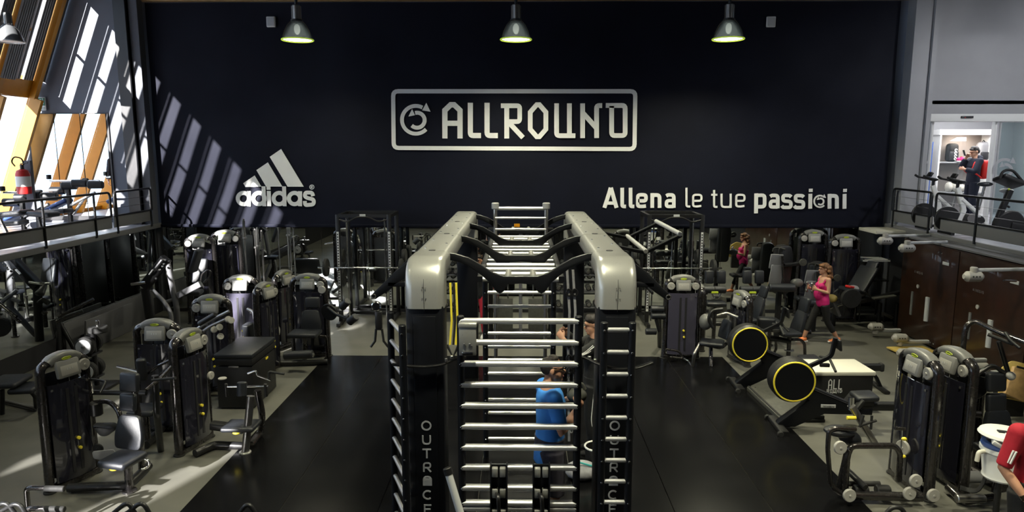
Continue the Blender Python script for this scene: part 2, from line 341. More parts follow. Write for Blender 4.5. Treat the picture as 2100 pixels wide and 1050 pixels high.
strokes('registered_mark', [(arc(1187, 655, 31, 0, 340, 14), 9, 1), ([(1177, 672), (1177, 640), (1195, 642), (1195, 655), (1180, 657), (1196, 672)], 8)], D0, D1, DS)
# slogan
T0, T1, TS = 1200, 340, 3.62
def g_l(x, wd=27): return [(fil2([(x, 163), (x, 302), (x+28, 302)], 16), wd)]
def g_e(x, wd=26, h=0): return [(fil2([(x-28, 260), (x+31, 260), (x+31, 218), (x, 214), (x-30, 218), (x-31, 300), (x, 303), (x+30, 298)], 18), wd)]
def g_n(x, wd=27, dy=0): return [([(x, 203+dy), (x, 312+dy)], wd), (fil2([(x, 238+dy), (x+6, 217+dy), (x+54, 217+dy), (x+54, 312+dy)], 22), wd)]
def g_a(x, dy=0): return [(fil2([(x-30, 224+dy), (x-18, 216+dy), (x+26, 216+dy), (x+26, 312+dy)], 20), 26), (fil2([(x+24, 258+dy), (x-27, 258+dy), (x-30, 302+dy), (x+24, 302+dy)], 18), 25)]
def g_s(x, dy=0): return [(fil2([(x+32, 228+dy), (x+22, 218+dy), (x-28, 216+dy), (x-28, 258+dy), (x+30, 262+dy), (x+30, 306+dy), (x-28, 306+dy), (x-37, 294+dy)], 17), 25)]
def g_i(x, dy=0): return [([(x, 206+dy), (x-1, 316+dy)], 27), ([(x+3, 168+dy), (x+2, 192+dy)], 27)]
for l in ([([(143, 312), (190, 163)], 29), ([(191, 163), (233, 312)], 29), ([(160, 277), (218, 277)], 24)], g_l(275), g_l(337), g_e(421), g_n(498), g_a(632),
          g_l(752, 15), g_e(832, 15), [(fil2([(957, 180), (957, 305), (982, 305)], 15), 15), ([(936, 215), (981, 215)], 14)],
          [(fil2([(1012, 207), (1012, 306), (1076, 306), (1080, 283)], 24), 15), ([(1080, 207), (1080, 313)], 15)], g_e(1152, 15),
          [([(1270, 205), (1268, 353)], 28), (fil2([(1270, 220), (1332, 218), (1332, 304), (1270, 304)], 22), 26)], g_a(1404, 4), g_s(1497, 3), g_s(1590, 4), g_i(1672, 2), g_n(1814, 27, 6), g_i(1926, 3)):
    strokes('letter', l, T0, T1, TS)
st, hd = carrow(1743, 264, .43)
o_ = strokes('round_arrow_letter', st, T0, T1, TS); [part(o_, 'arrow_head', 'letter', polyflat(h, T0, T1, TS)) for h in hd]
# small white wall boxes on the banner
for x, lab in ((556, 'small white square box high on the banner, left of the lamps'), (1581, 'small white square box high on the banner, right of the lamps')):
    p = W(x, 45, YB-.1); t = thing('wall_speaker', lab, 'speaker', p)
    part(t, 'body', 'white', B(.2, .06, .23, r=.015)); part(t, 'grille', 'light', B(.16, .01, .18, (0, -.034, 0)))
# ---------------------------------------------------------------- railings
def rail(name, label, s, y0, y1, posts, cables=True):
    x = s*(XM-.05); t = thing(name, label, 'railing', (x, y0, 2.14))
    L = y1-y0; zt, zb = .83, .34
    part(t, 'top_rail', 'black', TB([(0, 0, zb), (0, 0, zt), (0, L, zt), (0, L, zb)], .024, .1))
    part(t, 'bottom_rail', 'black', TB([(0, 0, zb), (0, L, zb)], .018))
    part(t, 'kick_board', 'fascia', B(.03, L+.06, .25, (s*.03, L/2, .215), r=.004))
    for p in posts: part(t, 'post', 'black', TB([(0, p, -.04), (0, p, zt)], .022))
    for k in (1, 2): part(t, 'cable', 'steel', TB([(0, 0, zb+.16*k), (0, L, zb+.16*k)], .004, seg=5))
    return t
rail('railing', 'long black railing along the left mezzanine edge with grey kick board', -1, 3.5, 14.25, [.02, 2.9, 4.35, 5.8, 7.25, 8.7, 10.2])
rail('railing', 'short black railing section beside the dark column at the left mezzanine end', -1, 14.4, 15.85, [.05, 1.4])
rail('railing', 'long black railing along the right mezzanine edge in front of the bikes', 1, 6, 14.3, [.02, 2.5, 4.0, 5.5, 7.0])
rail('railing', 'short black railing section beside the banner on the right mezzanine', 1, 14.45, 15.95, [.05, 1.45])
# ---------------------------------------------------------------- pendant lamps
def pendant(label, x, y, z, s=1.0, lit_=True, cord=False):
    t = thing('pendant_lamp', label, 'lamp', (x, y, z), 0, 'industrial pendant lamps')
    prof = [(.105, .36), (.13, .34), (.19, .27), (.255, .15), (.29, .03), (.3, 0), (.285, .0), (.275, .03), (.24, .145), (.18, .255), (.1, .33)]
    part(t, 'reflector', 'dome' if lit_ else 'reflector', xf(LT(prof, 28), sc=(s, s, s)))
    if lit_: part(t, 'bulb', 'bulb', ES(.06, .06, .1, (0, 0, .2)))
    part(t, 'rim', 'limerim' if lit_ else 'white', TB([(.3*s*cos(a*pi/14), .3*s*sin(a*pi/14), 0) for a in range(28)], .014*s, closed=True, seg=6))
    part(t, 'lens', 'bulb' if lit_ else 'white', C(.27*s, .012, (0, 0, .012)))
    part(t, 'ballast', 'steel', C(.085*s, .3*s, (0, 0, .5*s)), *[B(.012, .19*s, .26*s, (0, 0, .5*s), (0, 0, a)) for a in (0, 45, 90, 135)])
    part(t, 'collar', 'darkcol', C(.11*s, .05*s, (0, 0, .36*s)))
    part(t, 'cord' if cord else 'hanger', 'darkcol', TB([(0, 0, .62*s), (0, 0, 7.86-z)], .008 if cord else .03))
    return t
LBL = ['left lamp of the three lit pendants in front of the banner', 'middle lamp of the three lit pendants, right above the framed wordmark', 'right lamp of the three lit pendants in front of the banner']
for i, (x, y) in enumerate(LAMPROWS):
    pendant(LBL[i] if i < 3 else 'lit pendant lamp hanging out of view over the gym floor', x, y, 5.95)
for x, y in ((10.6, 11.5), (10.8, 7)): t = pendant('lit pendant lamp hanging out of view over the right mezzanine', x, y, 6.33)  # bodies for the two added lamps, also out of view
pendant('unlit silver pendant lamp on a thin cord by the slanted orange windows', -9.72, 13.6, 5.87, .82, False, True)
# ================================================================ TRAINING RIG
RIG0 = V((0, 6.25, 0))
def mxof(o): return MX.Translation(o.location) @ o.rotation_euler.to_matrix().to_4x4()
def wpart(root, name, m, *shapes, **k):
    """a part whose shapes are given in world coordinates"""
    inv = mxof(root if root.parent is None else root.parent).inverted()
    return part(root, name, m, *[([inv @ V(v) for v in s[0]], s[1]) for s in shapes], **k)
rig = thing('training_rig', 'big black and silver functional training rig with two arched beams standing on the black floor', 'training rig', RIG0)
GL = {'O': [(arc(0, 0, .42, 0, 345, 18), .15, 1)], 'U': [(fil2([(-.36, .45), (-.36, -.42), (.36, -.42), (.36, .45)], .4), .15)], 'T': [([(-.42, .42), (.42, .42)], .15), ([(0, .42), (0, -.48)], .15)],
      'R': [(fil2([(-.32, -.48), (-.32, .42), (.32, .42), (.32, -.06), (-.3, -.06)], .24), .15), ([(.02, -.08), (.36, -.48)], .15)], 'A': [(fil2([(-.36, -.42), (-.36, .42), (.36, .42), (.36, -.42)], .34), .16, 1), ([(-.3, -.2), (.3, -.2)], .4), ([(-.26, .1), (.26, .1)], .3)],
      'C': [(arc(0, 0, .42, 48, 312, 16), .15)], 'E': [([(.34, .42), (-.32, .42), (-.32, -.42), (.34, -.42)], .15), ([(-.3, 0), (.26, 0)], .15)]}
def glyph(ch, cx, cz, s, y, t=.004): return [RB([(cx+a*s, cz+b*s) for a, b in g[0]], g[1]*s, t, closed=len(g) > 2, y=y-.0008*i) for i, g in enumerate(GL[ch])]
for s in (-1, 1):
    xc = .885*s
    col = wpart(rig, 'column', 'rigblack', B(.35, .3, 2.44, (xc, 6.4, 1.22), r=.03))
    wpart(col, 'front_panel', 'rigblack', B(.21, .02, 2.3, (xc, 6.247, 1.18), r=.006))
    for ch, py in zip('OUTRACE', (873, 902, 930, 958, 986, 1015, 1044)):
        p = W(1068+s*195+(5 if s < 0 else -2)*(py-873)/170, py, 6.235)
        wpart(col, 'letter', 'print', *glyph(ch, xc+(.0 if s < 0 else 0), p.z, .098, 6.2365))
    wpart(rig, 'base_plate', 'rigblack', B(.5, .55, .02, (xc, 6.45, .01), r=.006))
    path = fil([(xc, 6.40, 2.40), (xc, 6.40, 2.75), (xc, 6.86, 2.755)], .3, 8)
    n = len(path); sc_ = [(1, 1-.42*(i/(n-1))) for i in range(n)]
    el = wpart(rig, 'elbow_cover', 'silver', SW(path, rrect(.365, .33, .075, 4), up=(0, 1, 0), scale=sc_))
    for zz in (2.5, 2.6): wpart(el, 'screw', 'steel', *[C(.0055, .004, (xc+dx, 6.2335, zz), (0, 1, 0), 8) for dx in (-.014, .018)])
    wpart(el, 'seam', 'darkcol', B(.003, .003, .3, (xc, 6.2345, 2.53)))
    for k in range(3):
        y0 = 6.87+1.4*k
        bc = wpart(rig, 'beam_cover', 'silver', xf(SW([(xc, y0, 2.755), (xc, y0+1.385, 2.755)], rrect(.35, .19, .06, 4), up=(0, 0, 1))))
        for q in range(4): wpart(bc, 'screw', 'chrome', C(.012, .008, (xc+(.09 if q % 2 else -.09), y0+.2+.33*q, 2.853), seg=8))
        wpart(bc, 'grommet', 'darkcol', C(.035, .006, (xc, y0+.02, 2.852), seg=12))
    far = fil([(xc, 11.07, 2.755), (xc, 11.45, 2.75), (xc, 11.45, 2.4)], .25, 6)
    wpart(rig, 'elbow_cover', 'silver', SW(far, rrect(.35, .2, .06, 4), up=(0, 0, 1)))
    wpart(rig, 'column', 'rigblack', B(.34, .2, 2.42, (xc, 11.45, 1.21), r=.03))
    # wrap-around hook bracket on the near column
    hb = wpart(rig, 'hook_bracket', 'black', BAR([(xc-.3*1, 6.2, 1.885), (xc-.16, 6.2, 1.87), (xc, 6.19, 1.865), (xc+.16, 6.2, 1.88), (xc+.28, 6.24, 1.93), (xc+.38, 6.22, 1.95)] if s < 0 else [(xc+.33, 6.24, 1.9), (xc+.18, 6.16, 1.87), (xc, 6.13, 1.87), (xc-.17, 6.17, 1.9), (xc-.27, 6.22, 1.94), (xc-.34, 6.2, 1.97)], .04, .02, .006, .05, up=(0, 0, 1)))
    wpart(hb, 'bolt', 'steel', C(.018, .03, (xc-s*.25, 6.22, 1.95), (0, 0, 1), 10), C(.014, .03, (xc-s*.2, 6.2, 1.93), (0, 0, 1), 10))
    for yy in (8.0, 9.5): wpart(rig, 'inner_column', 'rigblack', B(.1, .1, 2.66, (xc+s*-.02, yy+.1, 1.33), r=.02)) if False else None
# arches with their outer arms
ARCH = [(-.80, 2.83), (-.66, 2.815), (-.52, 2.77), (-.40, 2.70), (-.28, 2.62), (-.17, 2.585), (.17, 2.585), (.28, 2.62), (.40, 2.70), (.52, 2.77), (.66, 2.815), (.80, 2.83),
        (.78, 2.76), (.62, 2.73), (.50, 2.67), (.39, 2.59), (.31, 2.52), (.25, 2.43), (.21, 2.405), (.17, 2.43), (.13, 2.5), (0, 2.51), (-.13, 2.5), (-.17, 2.43), (-.21, 2.405), (-.25, 2.43), (-.31, 2.52), (-.39, 2.59), (-.50, 2.67), (-.62, 2.73), (-.78, 2.76)]
ARM = [(-.97, 2.80), (-1.12, 2.74), (-1.28, 2.62), (-1.42, 2.48), (-1.52, 2.385), (-1.515, 2.345), (-1.47, 2.345), (-1.36, 2.42), (-1.22, 2.53), (-1.08, 2.60), (-.96, 2.62)]
for k, y in enumerate((6.93, 8.33, 9.73, 11.1)):
    a = wpart(rig, 'arch', 'rigblack', PR(ARCH, .055, .008, (0, y, 0)))
    for s in (-1, 1):
        wpart(rig, 'cross_tube', 'silver', C(.032, .42, (s*.13, y+.25, 2.545), (0, 1, 0)))
        m = wpart(rig, 'outer_arm', 'rigblack', PR([(s*-x, z) for x, z in ARM], .05, .008, (0, y, 0)))
        wpart(m, 'eyelet', 'steel', TB([(s*(1.49+.022*cos(t)), y-.028, 2.375+.022*sin(t)) for t in [i*pi/6 for i in range(12)]], .006, closed=True, seg=6))
        wpart(m, 'strut', 'rigblack', BAR([(s*.95, y, 2.5), (s*1.34, y, 2.5)], .05, .05))
        if k < 3: wpart(rig, 'pull_up_bar', 'rung', C(.022, 1.38, (s*(1.27), y+.7, 2.565), (0, 1, 0)))
# raised pull-up frame on the far right
for y in (8.33, 9.73): wpart(rig, 'raised_arm', 'rigblack', BAR([(1.02, y, 2.72), (1.5, y, 2.62), (1.92, y, 2.83)], .09, .04, up=(0, 0, 1)))
for x, z in ((1.5, 2.64), (1.9, 2.85)): wpart(rig, 'pull_up_bar', 'rung', C(.028, 1.5, (x, 9.03, z), (0, 1, 0)))
# front ladder
def ladder(x0, x1, y0, y1, ztop, zs, name='ladder', pr=.034, rr=.026, flat=False, zb=0):
    """two posts and their rungs; (x0,y0) and (x1,y1) are the feet"""
    l = wpart(rig, name, 'rigblack', C(pr, ztop-zb, (x0, y0, (ztop+zb)/2)), C(pr, ztop-zb, (x1, y1, (ztop+zb)/2)))
    for z in zs:
        sh = BAR([(x0, y0, z), (x1, y1, z)], .075, .045, .014, up=(0, 0, 1)) if flat else TB([(x0, y0, z), (x1, y1, z)], rr)
        wpart(l, 'rung', 'rung', sh)
    wpart(l, 'bolts', 'chrome', *[C(.01, .012, (x, y-pr, z), (0, 1, 0), 8) for z in zs for x, y in ((x0, y0), (x1, y1))])
    return l
zf = [W(1068, py, 6.12).z for py in (660, 704, 748, 791, 834, 877, 920, 961, 1003, 1045)]+[.55, .35, .15]
ladder(-.545, .525, 6.15, 6.15, 2.36, zf, flat=True)
ladder(-1.07, -1.27, 6.12, 6.62, 2.28, [2.2-.2*i for i in range(11)], rr=.021)
ladder(.745, .995, 6.05, 6.05, 2.33, [2.26-.205*i for i in range(11)], rr=.021)
ladder(-.43, .40, 8.3, 8.3, 2.5, [2.3-.17*i for i in range(13)], rr=.022)
# overhead ladder, hung from the cross tubes
oh = wpart(rig, 'overhead_ladder', 'rigblack', BAR([(-.43, 7.2, 2.5), (-.43, 10.95, 2.5)], .06, .06), BAR([(.43, 7.2, 2.5), (.43, 10.95, 2.5)], .06, .06))
for i in range(13): wpart(oh, 'rung', 'rung', TB([(-.46, 7.25+.3*i, 2.49), (.46, 7.25+.3*i, 2.49)], .027))
cg = wpart(rig, 'end_frame', 'steel', C(.03, 2.96, (-.4, 10.95, 1.48)), C(.03, 2.96, (.4, 10.95, 1.48)))
for z in (2.93, 2.78, 2.6): wpart(cg, 'roller_bar', 'rung', TB([(-.4, 10.93, z), (.4, 10.93, z)], .028 if z > 2.9 else .018))
for s in (-1, 1): wpart(cg, 'end_cap', 'grey', C(.06, .1, (.4*s, 10.93, 2.97), (0, 0, 1)))
wpart(rig, 'warning_sticker', 'orange', B(.09, .006, .05, (-.06, 10.88, 2.67)))
# clamp plate on the front ladder, bench brackets, foam roller arm
cp = wpart(rig, 'clamp_plate', 'silver', B(.155, .05, .29, (-.475, 6.08, 2.16), r=.006), B(.165, .1, .04, (-.475, 6.1, 2.29), r=.006))
wpart(cp, 'latch', 'chrome', B(.1, .03, .04, (-.475, 6.05, 2.035), r=.008)); wpart(cp, 'bolts', 'steel', *[C(.009, .01, (-.475+dx, 6.052, 2.12+dz), (0, 1, 0), 8) for dx, dz in ((-.03, 0), (-.02, -.015), (.02, 0), (.035, -.015))])
for cx in (1023, 1110):
    x = W(cx, 1000, 6.05).x; zt = W(cx, 953, 6.05).z
    b = wpart(rig, 'bench_bracket', 'rigblack', *[B(.012, .09, .85, (x+dx, 6.06, zt-.42), r=.004) for dx in (-.075, .075)], B(.15, .012, .8, (x, 6.1, zt-.42)))
    for z in zf[7:10]: wpart(b, 'clamp', 'silver', *[B(.055, .06, .085, (x+dx, 6.05, z+.0), r=.008) for dx in (-.036, .036)])
    wpart(b, 'hook_arm', 'black', BAR([(x-.02, 6.02, zt-.28), (x+.0, 5.86, zt-.22), (x+.02, 5.9, zt-.7)], .03, .05, f=.03))
fa = wpart(rig, 'foam_arm', 'light', C(.034, .5, (-.58, 5.9, .72), (.32, -.2, -1))); wpart(fa, 'end_cap', 'black', C(.04, .07, (-.655, 5.95, .96), (.32, -.2, -1)))
# suspension straps
st_ = thing('suspension_straps', 'pair of grey suspension straps with black rings hanging inside the rig on the right', 'straps', (.6, 8.2, 1.0))
for px in (1166, 1178):
    a, b = W(px-3, 553, 8.2), W(px+1, 905, 8.2)
    wpart(st_, 'strap', 'greycloth', BAR([a, W(px+2, 640, 8.2), W(px-1, 700, 8.2), b], .03, .006, .002))
    for py in (600, 705, 735, 760, 830): p = W(px+1, py, 8.17); wpart(st_, 'ring', 'black', TB([(p.x+.03*cos(t), p.y, p.z+.04*sin(t)) for t in [i*pi/5 for i in range(10)]], .012, closed=True, seg=6))
    for py in (780, 815, 880): p = W(px, py, 8.17); wpart(st_, 'carabiner', 'chrome', TB([(p.x-.03, p.y, p.z-.05), (p.x, p.y, p.z+.05), (p.x+.03, p.y, p.z-.05)], .007, seg=6))
st_ = thing('suspension_straps', 'yellow and black suspension strap bundle hanging beside the left rig column', 'straps', (-.72, 7.0, 1.6))
for dx, m in ((0, 'yellow'), (.035, 'leggings'), (.06, 'yellow')):
    wpart(st_, 'strap', m, BAR([(-.72+dx, 7.0, 2.5), (-.71+dx, 7.0, 2.1), (-.73+dx, 6.98, 1.85)], .022, .008, .003))
wpart(st_, 'handle', 'leggings', TB([(-.76, 6.98, 1.85), (-.70, 6.97, 1.72), (-.64, 6.98, 1.85)], .015))
st_ = thing('suspension_trainer', 'black and chrome pulley trainer hanging from the left outer arm tip of the rig', 'trainer', (-1.49, 6.93, 1.9))
wpart(st_, 'pulley', 'chrome', C(.05, .05, (-1.47, 6.93, 2.27), (0, 1, 0))); wpart(st_, 'body', 'black', B(.07, .06, .2, (-1.45, 6.93, 2.12), r=.015))
for dx in (-.03, .03): wpart(st_, 'handle', 'plastic', TB([(-1.45+dx, 6.93, 2.03), (-1.45+dx*1.5, 6.93, 1.9), (-1.45+dx*3, 6.93, 1.84)], .013))
# box inside the rig
bx = thing('plyo_box', 'black wooden jump box standing inside the rig behind the ladders', 'box', (-.07, 10.05, 0))
wpart(bx, 'body', 'boxgrey', B(.84, .55, .6, (-.07, 10.05, .3), r=.01)); wpart(bx, 'lid', 'boxgrey', B(.86, .57, .05, (-.07, 10.05, .625), r=.01)); wpart(bx, 'hand_hole', 'darkcol', B(.2, .02, .05, (-.07, 9.77, .52), r=.006)); wpart(bx, 'seam', 'darkcol', B(.84, .004, .006, (-.07, 9.773, .3)))
tb = thing('towel_bucket', 'black bucket with white rim behind the right rig column', 'bucket', (.93, 8.0, 0))
part(tb, 'body', 'plastic', LT([(.13, 0), (.15, .3), (.14, .3), (.12, .02)], 20)); part(tb, 'rim', 'white', TB([(.15*cos(t), .15*sin(t), .3) for t in [i*pi/10 for i in range(20)]], .012, closed=True, seg=6))
tw = thing('gym_bag', 'pale grey bag with teal strap on the floor inside the rig', 'bag', (.72, 7.75, 0))
part(tw, 'body', 'greycloth', ES(.2, .16, .11, (0, 0, .11))); part(tw, 'strap', 'teal', TB([(-.16, -.05, .1), (-.05, -.1, .26), (.12, -.08, .2)], .012))

# ================================================================ SELECTORISED MACHINES
def tower(label, x, y, rz, Hh=1.55, wd=.56, sh='shield', cat='weight machine', name='weight_machine', discs=(1,), group=None):
    """weight tower: bent tube frame, grey cap with badge and console, shields, stack; front is local -Y"""
    t = thing(name, label, cat, (x, y, 0), rz, group); h = wd/2
    fr = [(-h, 0, .02), (-h*.93, 0, Hh-.09), (-h*.35, 0, Hh-.045), (h*.35, 0, Hh-.045), (h*.93, 0, Hh-.09), (h, 0, .02)]
    part(t, 'frame', 'paint', SW(fil(fr, .2, 6), circ(.046, 12, .06), up=(0, 1, 0)))
    cap = part(t, 'cap', 'cap', SW([(-h*.62, 0, Hh-.075), (-h*.45, 0, Hh-.045), (-h*.2, 0, Hh-.028), (0, 0, Hh-.022), (h*.2, 0, Hh-.028), (h*.45, 0, Hh-.045), (h*.62, 0, Hh-.075)], rrect(.15, .115, .045, 4), up=(0, 0, 1), scale=[(.95, .92), (1, 1), (1, 1), (1, 1), (1, 1), (1, 1), (.95, .92)]))
    part(cap, 'badge', 'lime', *[TB([(.055*cos(a)*(.9 if abs(sin(a)) > .5 else 1), -.084-.0*a, Hh-.035+.014*sin(a)) for a in [i*pi/6 for i in range(12)]], .0045, closed=True, seg=6)], B(.07, .004, .01, (0, -.083, Hh-.035)))
    co = part(t, 'console', 'console', B(.27, .06, .2, (0, -.085, Hh-.155), (-12, 0, 0), r=.02))
    part(co, 'instruction_plate', 'disc', B(.2, .006, .11, (0, -.118, Hh-.165), (-12, 0, 0), r=.002)); part(co, 'print', 'light', *[B(.009, .003, .022, (dx, -.1235+.01*(dz > 0), Hh-.15-dz), (-12, 0, 0)) for dx in (-.03, 0, .03) for dz in (0, .045)])
    for s in discs: part(t, 'pulley_disc', 'disc', C(.068, .035, (s*h*.72, -.075, Hh-.17), (0, 1, 0), 20), C(.015, .05, (s*h*.72, -.08, Hh-.17), (0, 1, 0), 8))
    arcx = [(-.42*wd, -.07), (-.3*wd, -.1), (0, -.115), (.3*wd, -.1), (.42*wd, -.07)]
    v_, f_ = [], []
    for a, b in arcx: v_ += [V((a, b, .1)), V((a, b, Hh-.3)), V((a, b+.012, .1)), V((a, b+.012, Hh-.3))]
    for i in range(4): k = 4*i; f_ += [[k, k+1, k+5, k+4], [k+2, k+6, k+7, k+3], [k+1, k+3, k+7, k+5], [k, k+4, k+6, k+2]]
    f_ += [[0, 2, 3, 1], [16, 17, 19, 18]]
    s_ = part(t, 'front_shield', sh, (v_, f_)); part(s_, 'groove', 'darkcol', *[B(.035, .006, Hh-.55, (dx, -.115, .6+(Hh-1.4)*.5)) for dx in (-.05, .05)])
    part(s_, 'screw', 'steel', *[C(.014, .01, (dx*wd, -.095, Hh-.36), (0, 1, 0), 8) for dx in (-.37, .37)])
    part(t, 'rear_shield', 'plastic', B(.84*wd, .012, Hh-.3, (0, .09, .5*(Hh-.1)), r=.003))
    part(t, 'weight_stack', 'steel', *[B(.22, .1, .034, (0, 0, .12+.04*i), r=.004, seg=1) for i in range(14)])
    part(t, 'guide_rod', 'chrome', *[C(.01, Hh-.25, (dx, 0, (Hh-.1)/2), seg=8) for dx in (-.07, .07)])
    part(t, 'pin_knob', 'yellow', C(.02, .03, (.02, -.13, .56), (0, 1, 0), 10), C(.018, .03, (.03, -.13, .44), (0, 1, 0), 10))
    part(t, 'base', 'paint', BAR([(-h, 0, .04), (h, 0, .04)], .12, .07)); [part(t, 'foot', 'rubber', C(.07, .02, (s*h, 0, .01))) for s in (-1, 1)]
    return t
def pad(root, name, p, sx, sy, sz, rz=0, rx=0, ry=0, r=.035, m='pad', **k): return wpart(root, name, m, B(sx, sy, sz, p, (rx, ry, rz), r=r, seg=3), **k)
def tub(root, name, pts, r=.025, f=.06, m='paint', **k): return wpart(root, name, m, TB(pts, r, f), **k)
def back(root, p, wd, ht, rz, rx=-12, t=.07, name='backrest'):
    """tapered shell backrest"""
    sh = PR([(-wd*.36, ht/2), (wd*.36, ht/2), (wd*.5, -ht*.1), (wd*.46, -ht/2), (-wd*.46, -ht/2), (-wd*.5, -ht*.1)], t, .022, rr=wd*.16)
    return wpart(root, name, 'pad', xf(sh, p, (rx, 0, rz)))
def disc(root, p, r=.07, ax=(0, 1, 0), t=.035, m='disc', name='cover_disc'): return wpart(root, name, m, C(r, t, p, ax, 20), C(r*.2, t*1.4, p, ax, 8))
# ---- front left: shoulder press
m1 = tower('weight machine nearest the lower left corner, with a three-pad backrest facing the camera', -5.22, 7.6, 68, wd=.56)
P = lambda px, py, Y=7.35: W(px, py, Y)
pad(m1, 'head_pad', P(266, 784), .235, .07, .215, -12, -8, r=.03); pad(m1, 'back_pad', P(263, 825), .2, .07, .2, -12, -8, r=.03); back(m1, P(266, 886, 7.33), .36, .38, -12, -10)
pad(m1, 'seat', P(252, 942, 7.2), .36, .38, .09, -14, r=.042)
tub(m1, 'seat_post', [P(262, 950, 7.35), G(266, 1005)], .045, 0); wpart(m1, 'seat_foot', 'paint', C(.08, .02, G(266, 1008)+V((0, 0, .01))))
tub(m1, 'back_post', [G(290, 960, .1), P(290, 900, 7.6), P(272, 770, 7.55)], .035, .08)
tub(m1, 'base_beam', [G(140, 1000, .07), G(262, 995, .07), G(305, 955, .07)], .05, .08, 'black')
tub(m1, 'lever_arm', [P(190, 826, 7.75), P(225, 822, 7.6), P(246, 846, 7.45), P(249, 880, 7.45)], .028, .12, 'paint'); wpart(m1, 'pivot_housing', 'black', C(.07, .16, P(197, 838, 7.7)))
wpart(m1, 'arm_pad', 'pad', xf(PR([(-.13, .05), (.1, .04), (.13, -.02), (.02, -.1), (-.05, -.09)], .12, .03, rr=.04), P(216, 876, 7.5), (0, 0, 10)))
tub(m1, 'handle', [P(186, 778, 7.8), P(205, 780, 7.6), P(217, 783, 7.55), P(205, 806, 7.45)], .014, .03, 'black'); tub(m1, 'handle', [P(186, 778, 7.8), P(190, 808, 7.7)], .014, 0, 'paint')
wpart(m1, 'linkage_plate', 'grey', xf(PR([(-.13, .04), (.1, .04), (.13, -.1), (.1, -.11), (-.12, -.05)], .02, .005, rr=.03), P(215, 930, 7.5), (0, 0, 15))); disc(m1, P(201, 920, 7.6), .06, (0, 1, .1), m='black')
wpart(m1, 'adjust_knob', 'yellow', ES(.05, .03, .02, P(233, 962, 7.15))); tub(m1, 'side_lever', [P(285, 935, 7.3), P(307, 945, 7.3), P(305, 958, 7.3), P(290, 962, 7.25)], .014, .04, 'chrome')
tub(m1, 'crossbar', [P(190, 805, 7.85), P(300, 806, 7.85)], .03, 0, 'black'); tub(m1, 'lever_arm', [P(300, 800, 7.7), P(330, 775, 7.9), P(352, 752, 8.0)], .02, .05, 'paint')
tub(m1, 'side_frame', [P(318, 770, 7.9), P(322, 850, 7.9), G(330, 925)], .04, .05, 'black'); tub(m1, 'handle', [P(312, 780, 7.7), P(360, 775, 7.6)], .016, 0, 'rubber')
# ---- second on the left: lower body machine with cross handles
m2 = tower('tall dark weight machine second from the lower left, with yellow badge and chrome cross handles', -4.27, 8.62, 78, wd=.6)
P = lambda px, py, Y=8.5: W(px, py, Y)
pad(m2, 'seat', P(495, 873), .42, .34, .06, 0, r=.025); wpart(m2, 'seat_beam', 'black', BAR([P(435, 872, 8.6), P(500, 880, 8.55)], .12, .1, .02))
tub(m2, 'front_post', [P(514, 812), G(503, 930)], .05, 0, 'steel'); wpart(m2, 'foot', 'silver', C(.075, .03, G(503, 930)+V((0, 0, .015))))
tub(m2, 'rear_post', [P(528, 800, 8.7), P(538, 850, 8.75), G(535, 893)+V((0, 0, .05)), G(515, 920)+V((0, 0, .05))], .045, .1)
wpart(m2, 'roller_pad', 'pad', C(.06, .18, P(496, 798, 8.35), (0, .2, 1))); tub(m2, 'crossbar', [P(462, 793, 8.5), P(550, 792, 8.5)], .013, 0, 'chrome')
for px in (464, 545): wpart(m2, 'grip', 'plastic', C(.022, .17, P(px, 800, 8.5)))
tub(m2, 'handle', [P(508, 766, 8.7), P(525, 760, 8.7), P(527, 770, 8.7), P(555, 780, 8.7)], .012, .02, 'chrome'); tub(m2, 'handle', [P(552, 778, 8.7), P(551, 762, 8.7), P(583, 767, 8.7)], .016, .03, 'rubber')
wpart(m2, 'seat_disc', 'disc', C(.055, .015, P(456, 776, 8.8))); disc(m2, P(432, 770, 8.75), .055, (1, -.3, 0)); wpart(m2, 'adjust_knob', 'yellow', ES(.05, .03, .02, P(485, 888, 8.4)))
tub(m2, 'base_beam', [G(400, 930, .06), G(440, 912, .06), G(505, 915, .06)], .05, .06, 'black')
# ---- black padded box behind it
pb = thing('padded_box', 'wide black padded box with a vinyl top among the machines on the left', 'box', (-4.25, 10.4, 0))
part(pb, 'top_pad', 'pad', B(.58, 1.0, .07, (0, 0, .82), r=.02)); part(pb, 'lid', 'plastic', B(.56, .98, .1, (0, 0, .73), r=.008)); part(pb, 'body', 'plastic', B(.54, .96, .64, (0, 0, .34), r=.01)); part(pb, 'label_plate', 'yellow', B(.012, .1, .03, (.277, .1, .62))); part(pb, 'handle', 'steel', B(.16, .02, .03, (0, -.49, .66), r=.008))
# ---- towers in the left field
P = lambda px, py, Y=9: W(px, py, Y)
m3 = tower('weight machine with grey cap and glossy dark shield behind the nearest left one', -4.93, 9.15, 4, wd=.6)
tub(m3, 'lever_arm', [P(240, 752, 8.9), P(265, 757, 8.9), P(290, 764, 8.9)], .02, .03, 'chrome'); pad(m3, 'arm_pad', P(291, 758, 8.75), .12, .09, .32, 20, 10)
tub(m3, 'lever_arm', [P(305, 765, 8.8), P(325, 750, 8.7), P(350, 738, 8.7)], .02, .03); tub(m3, 'lever_arm', [P(320, 778, 8.6), P(345, 752, 8.6)], .018, 0); tub(m3, 'base_beam', [(-4.93, 9.1, .06), (-4.85, 8.5, .06)], .05, 0, 'black'); pad(m3, 'seat', (-4.88, 8.6, .5), .34, .36, .08, 5); tub(m3, 'seat_post', [(-4.88, 8.6, .48), (-4.88, 8.6, .03)], .045, 0)
m4 = tower('weight machine with raised chrome arms and a cluster of greenish discs on the left', -4.9, 10.75, 5, wd=.58, discs=(-1,))
P = lambda px, py, Y=10.3: W(px, py, Y)
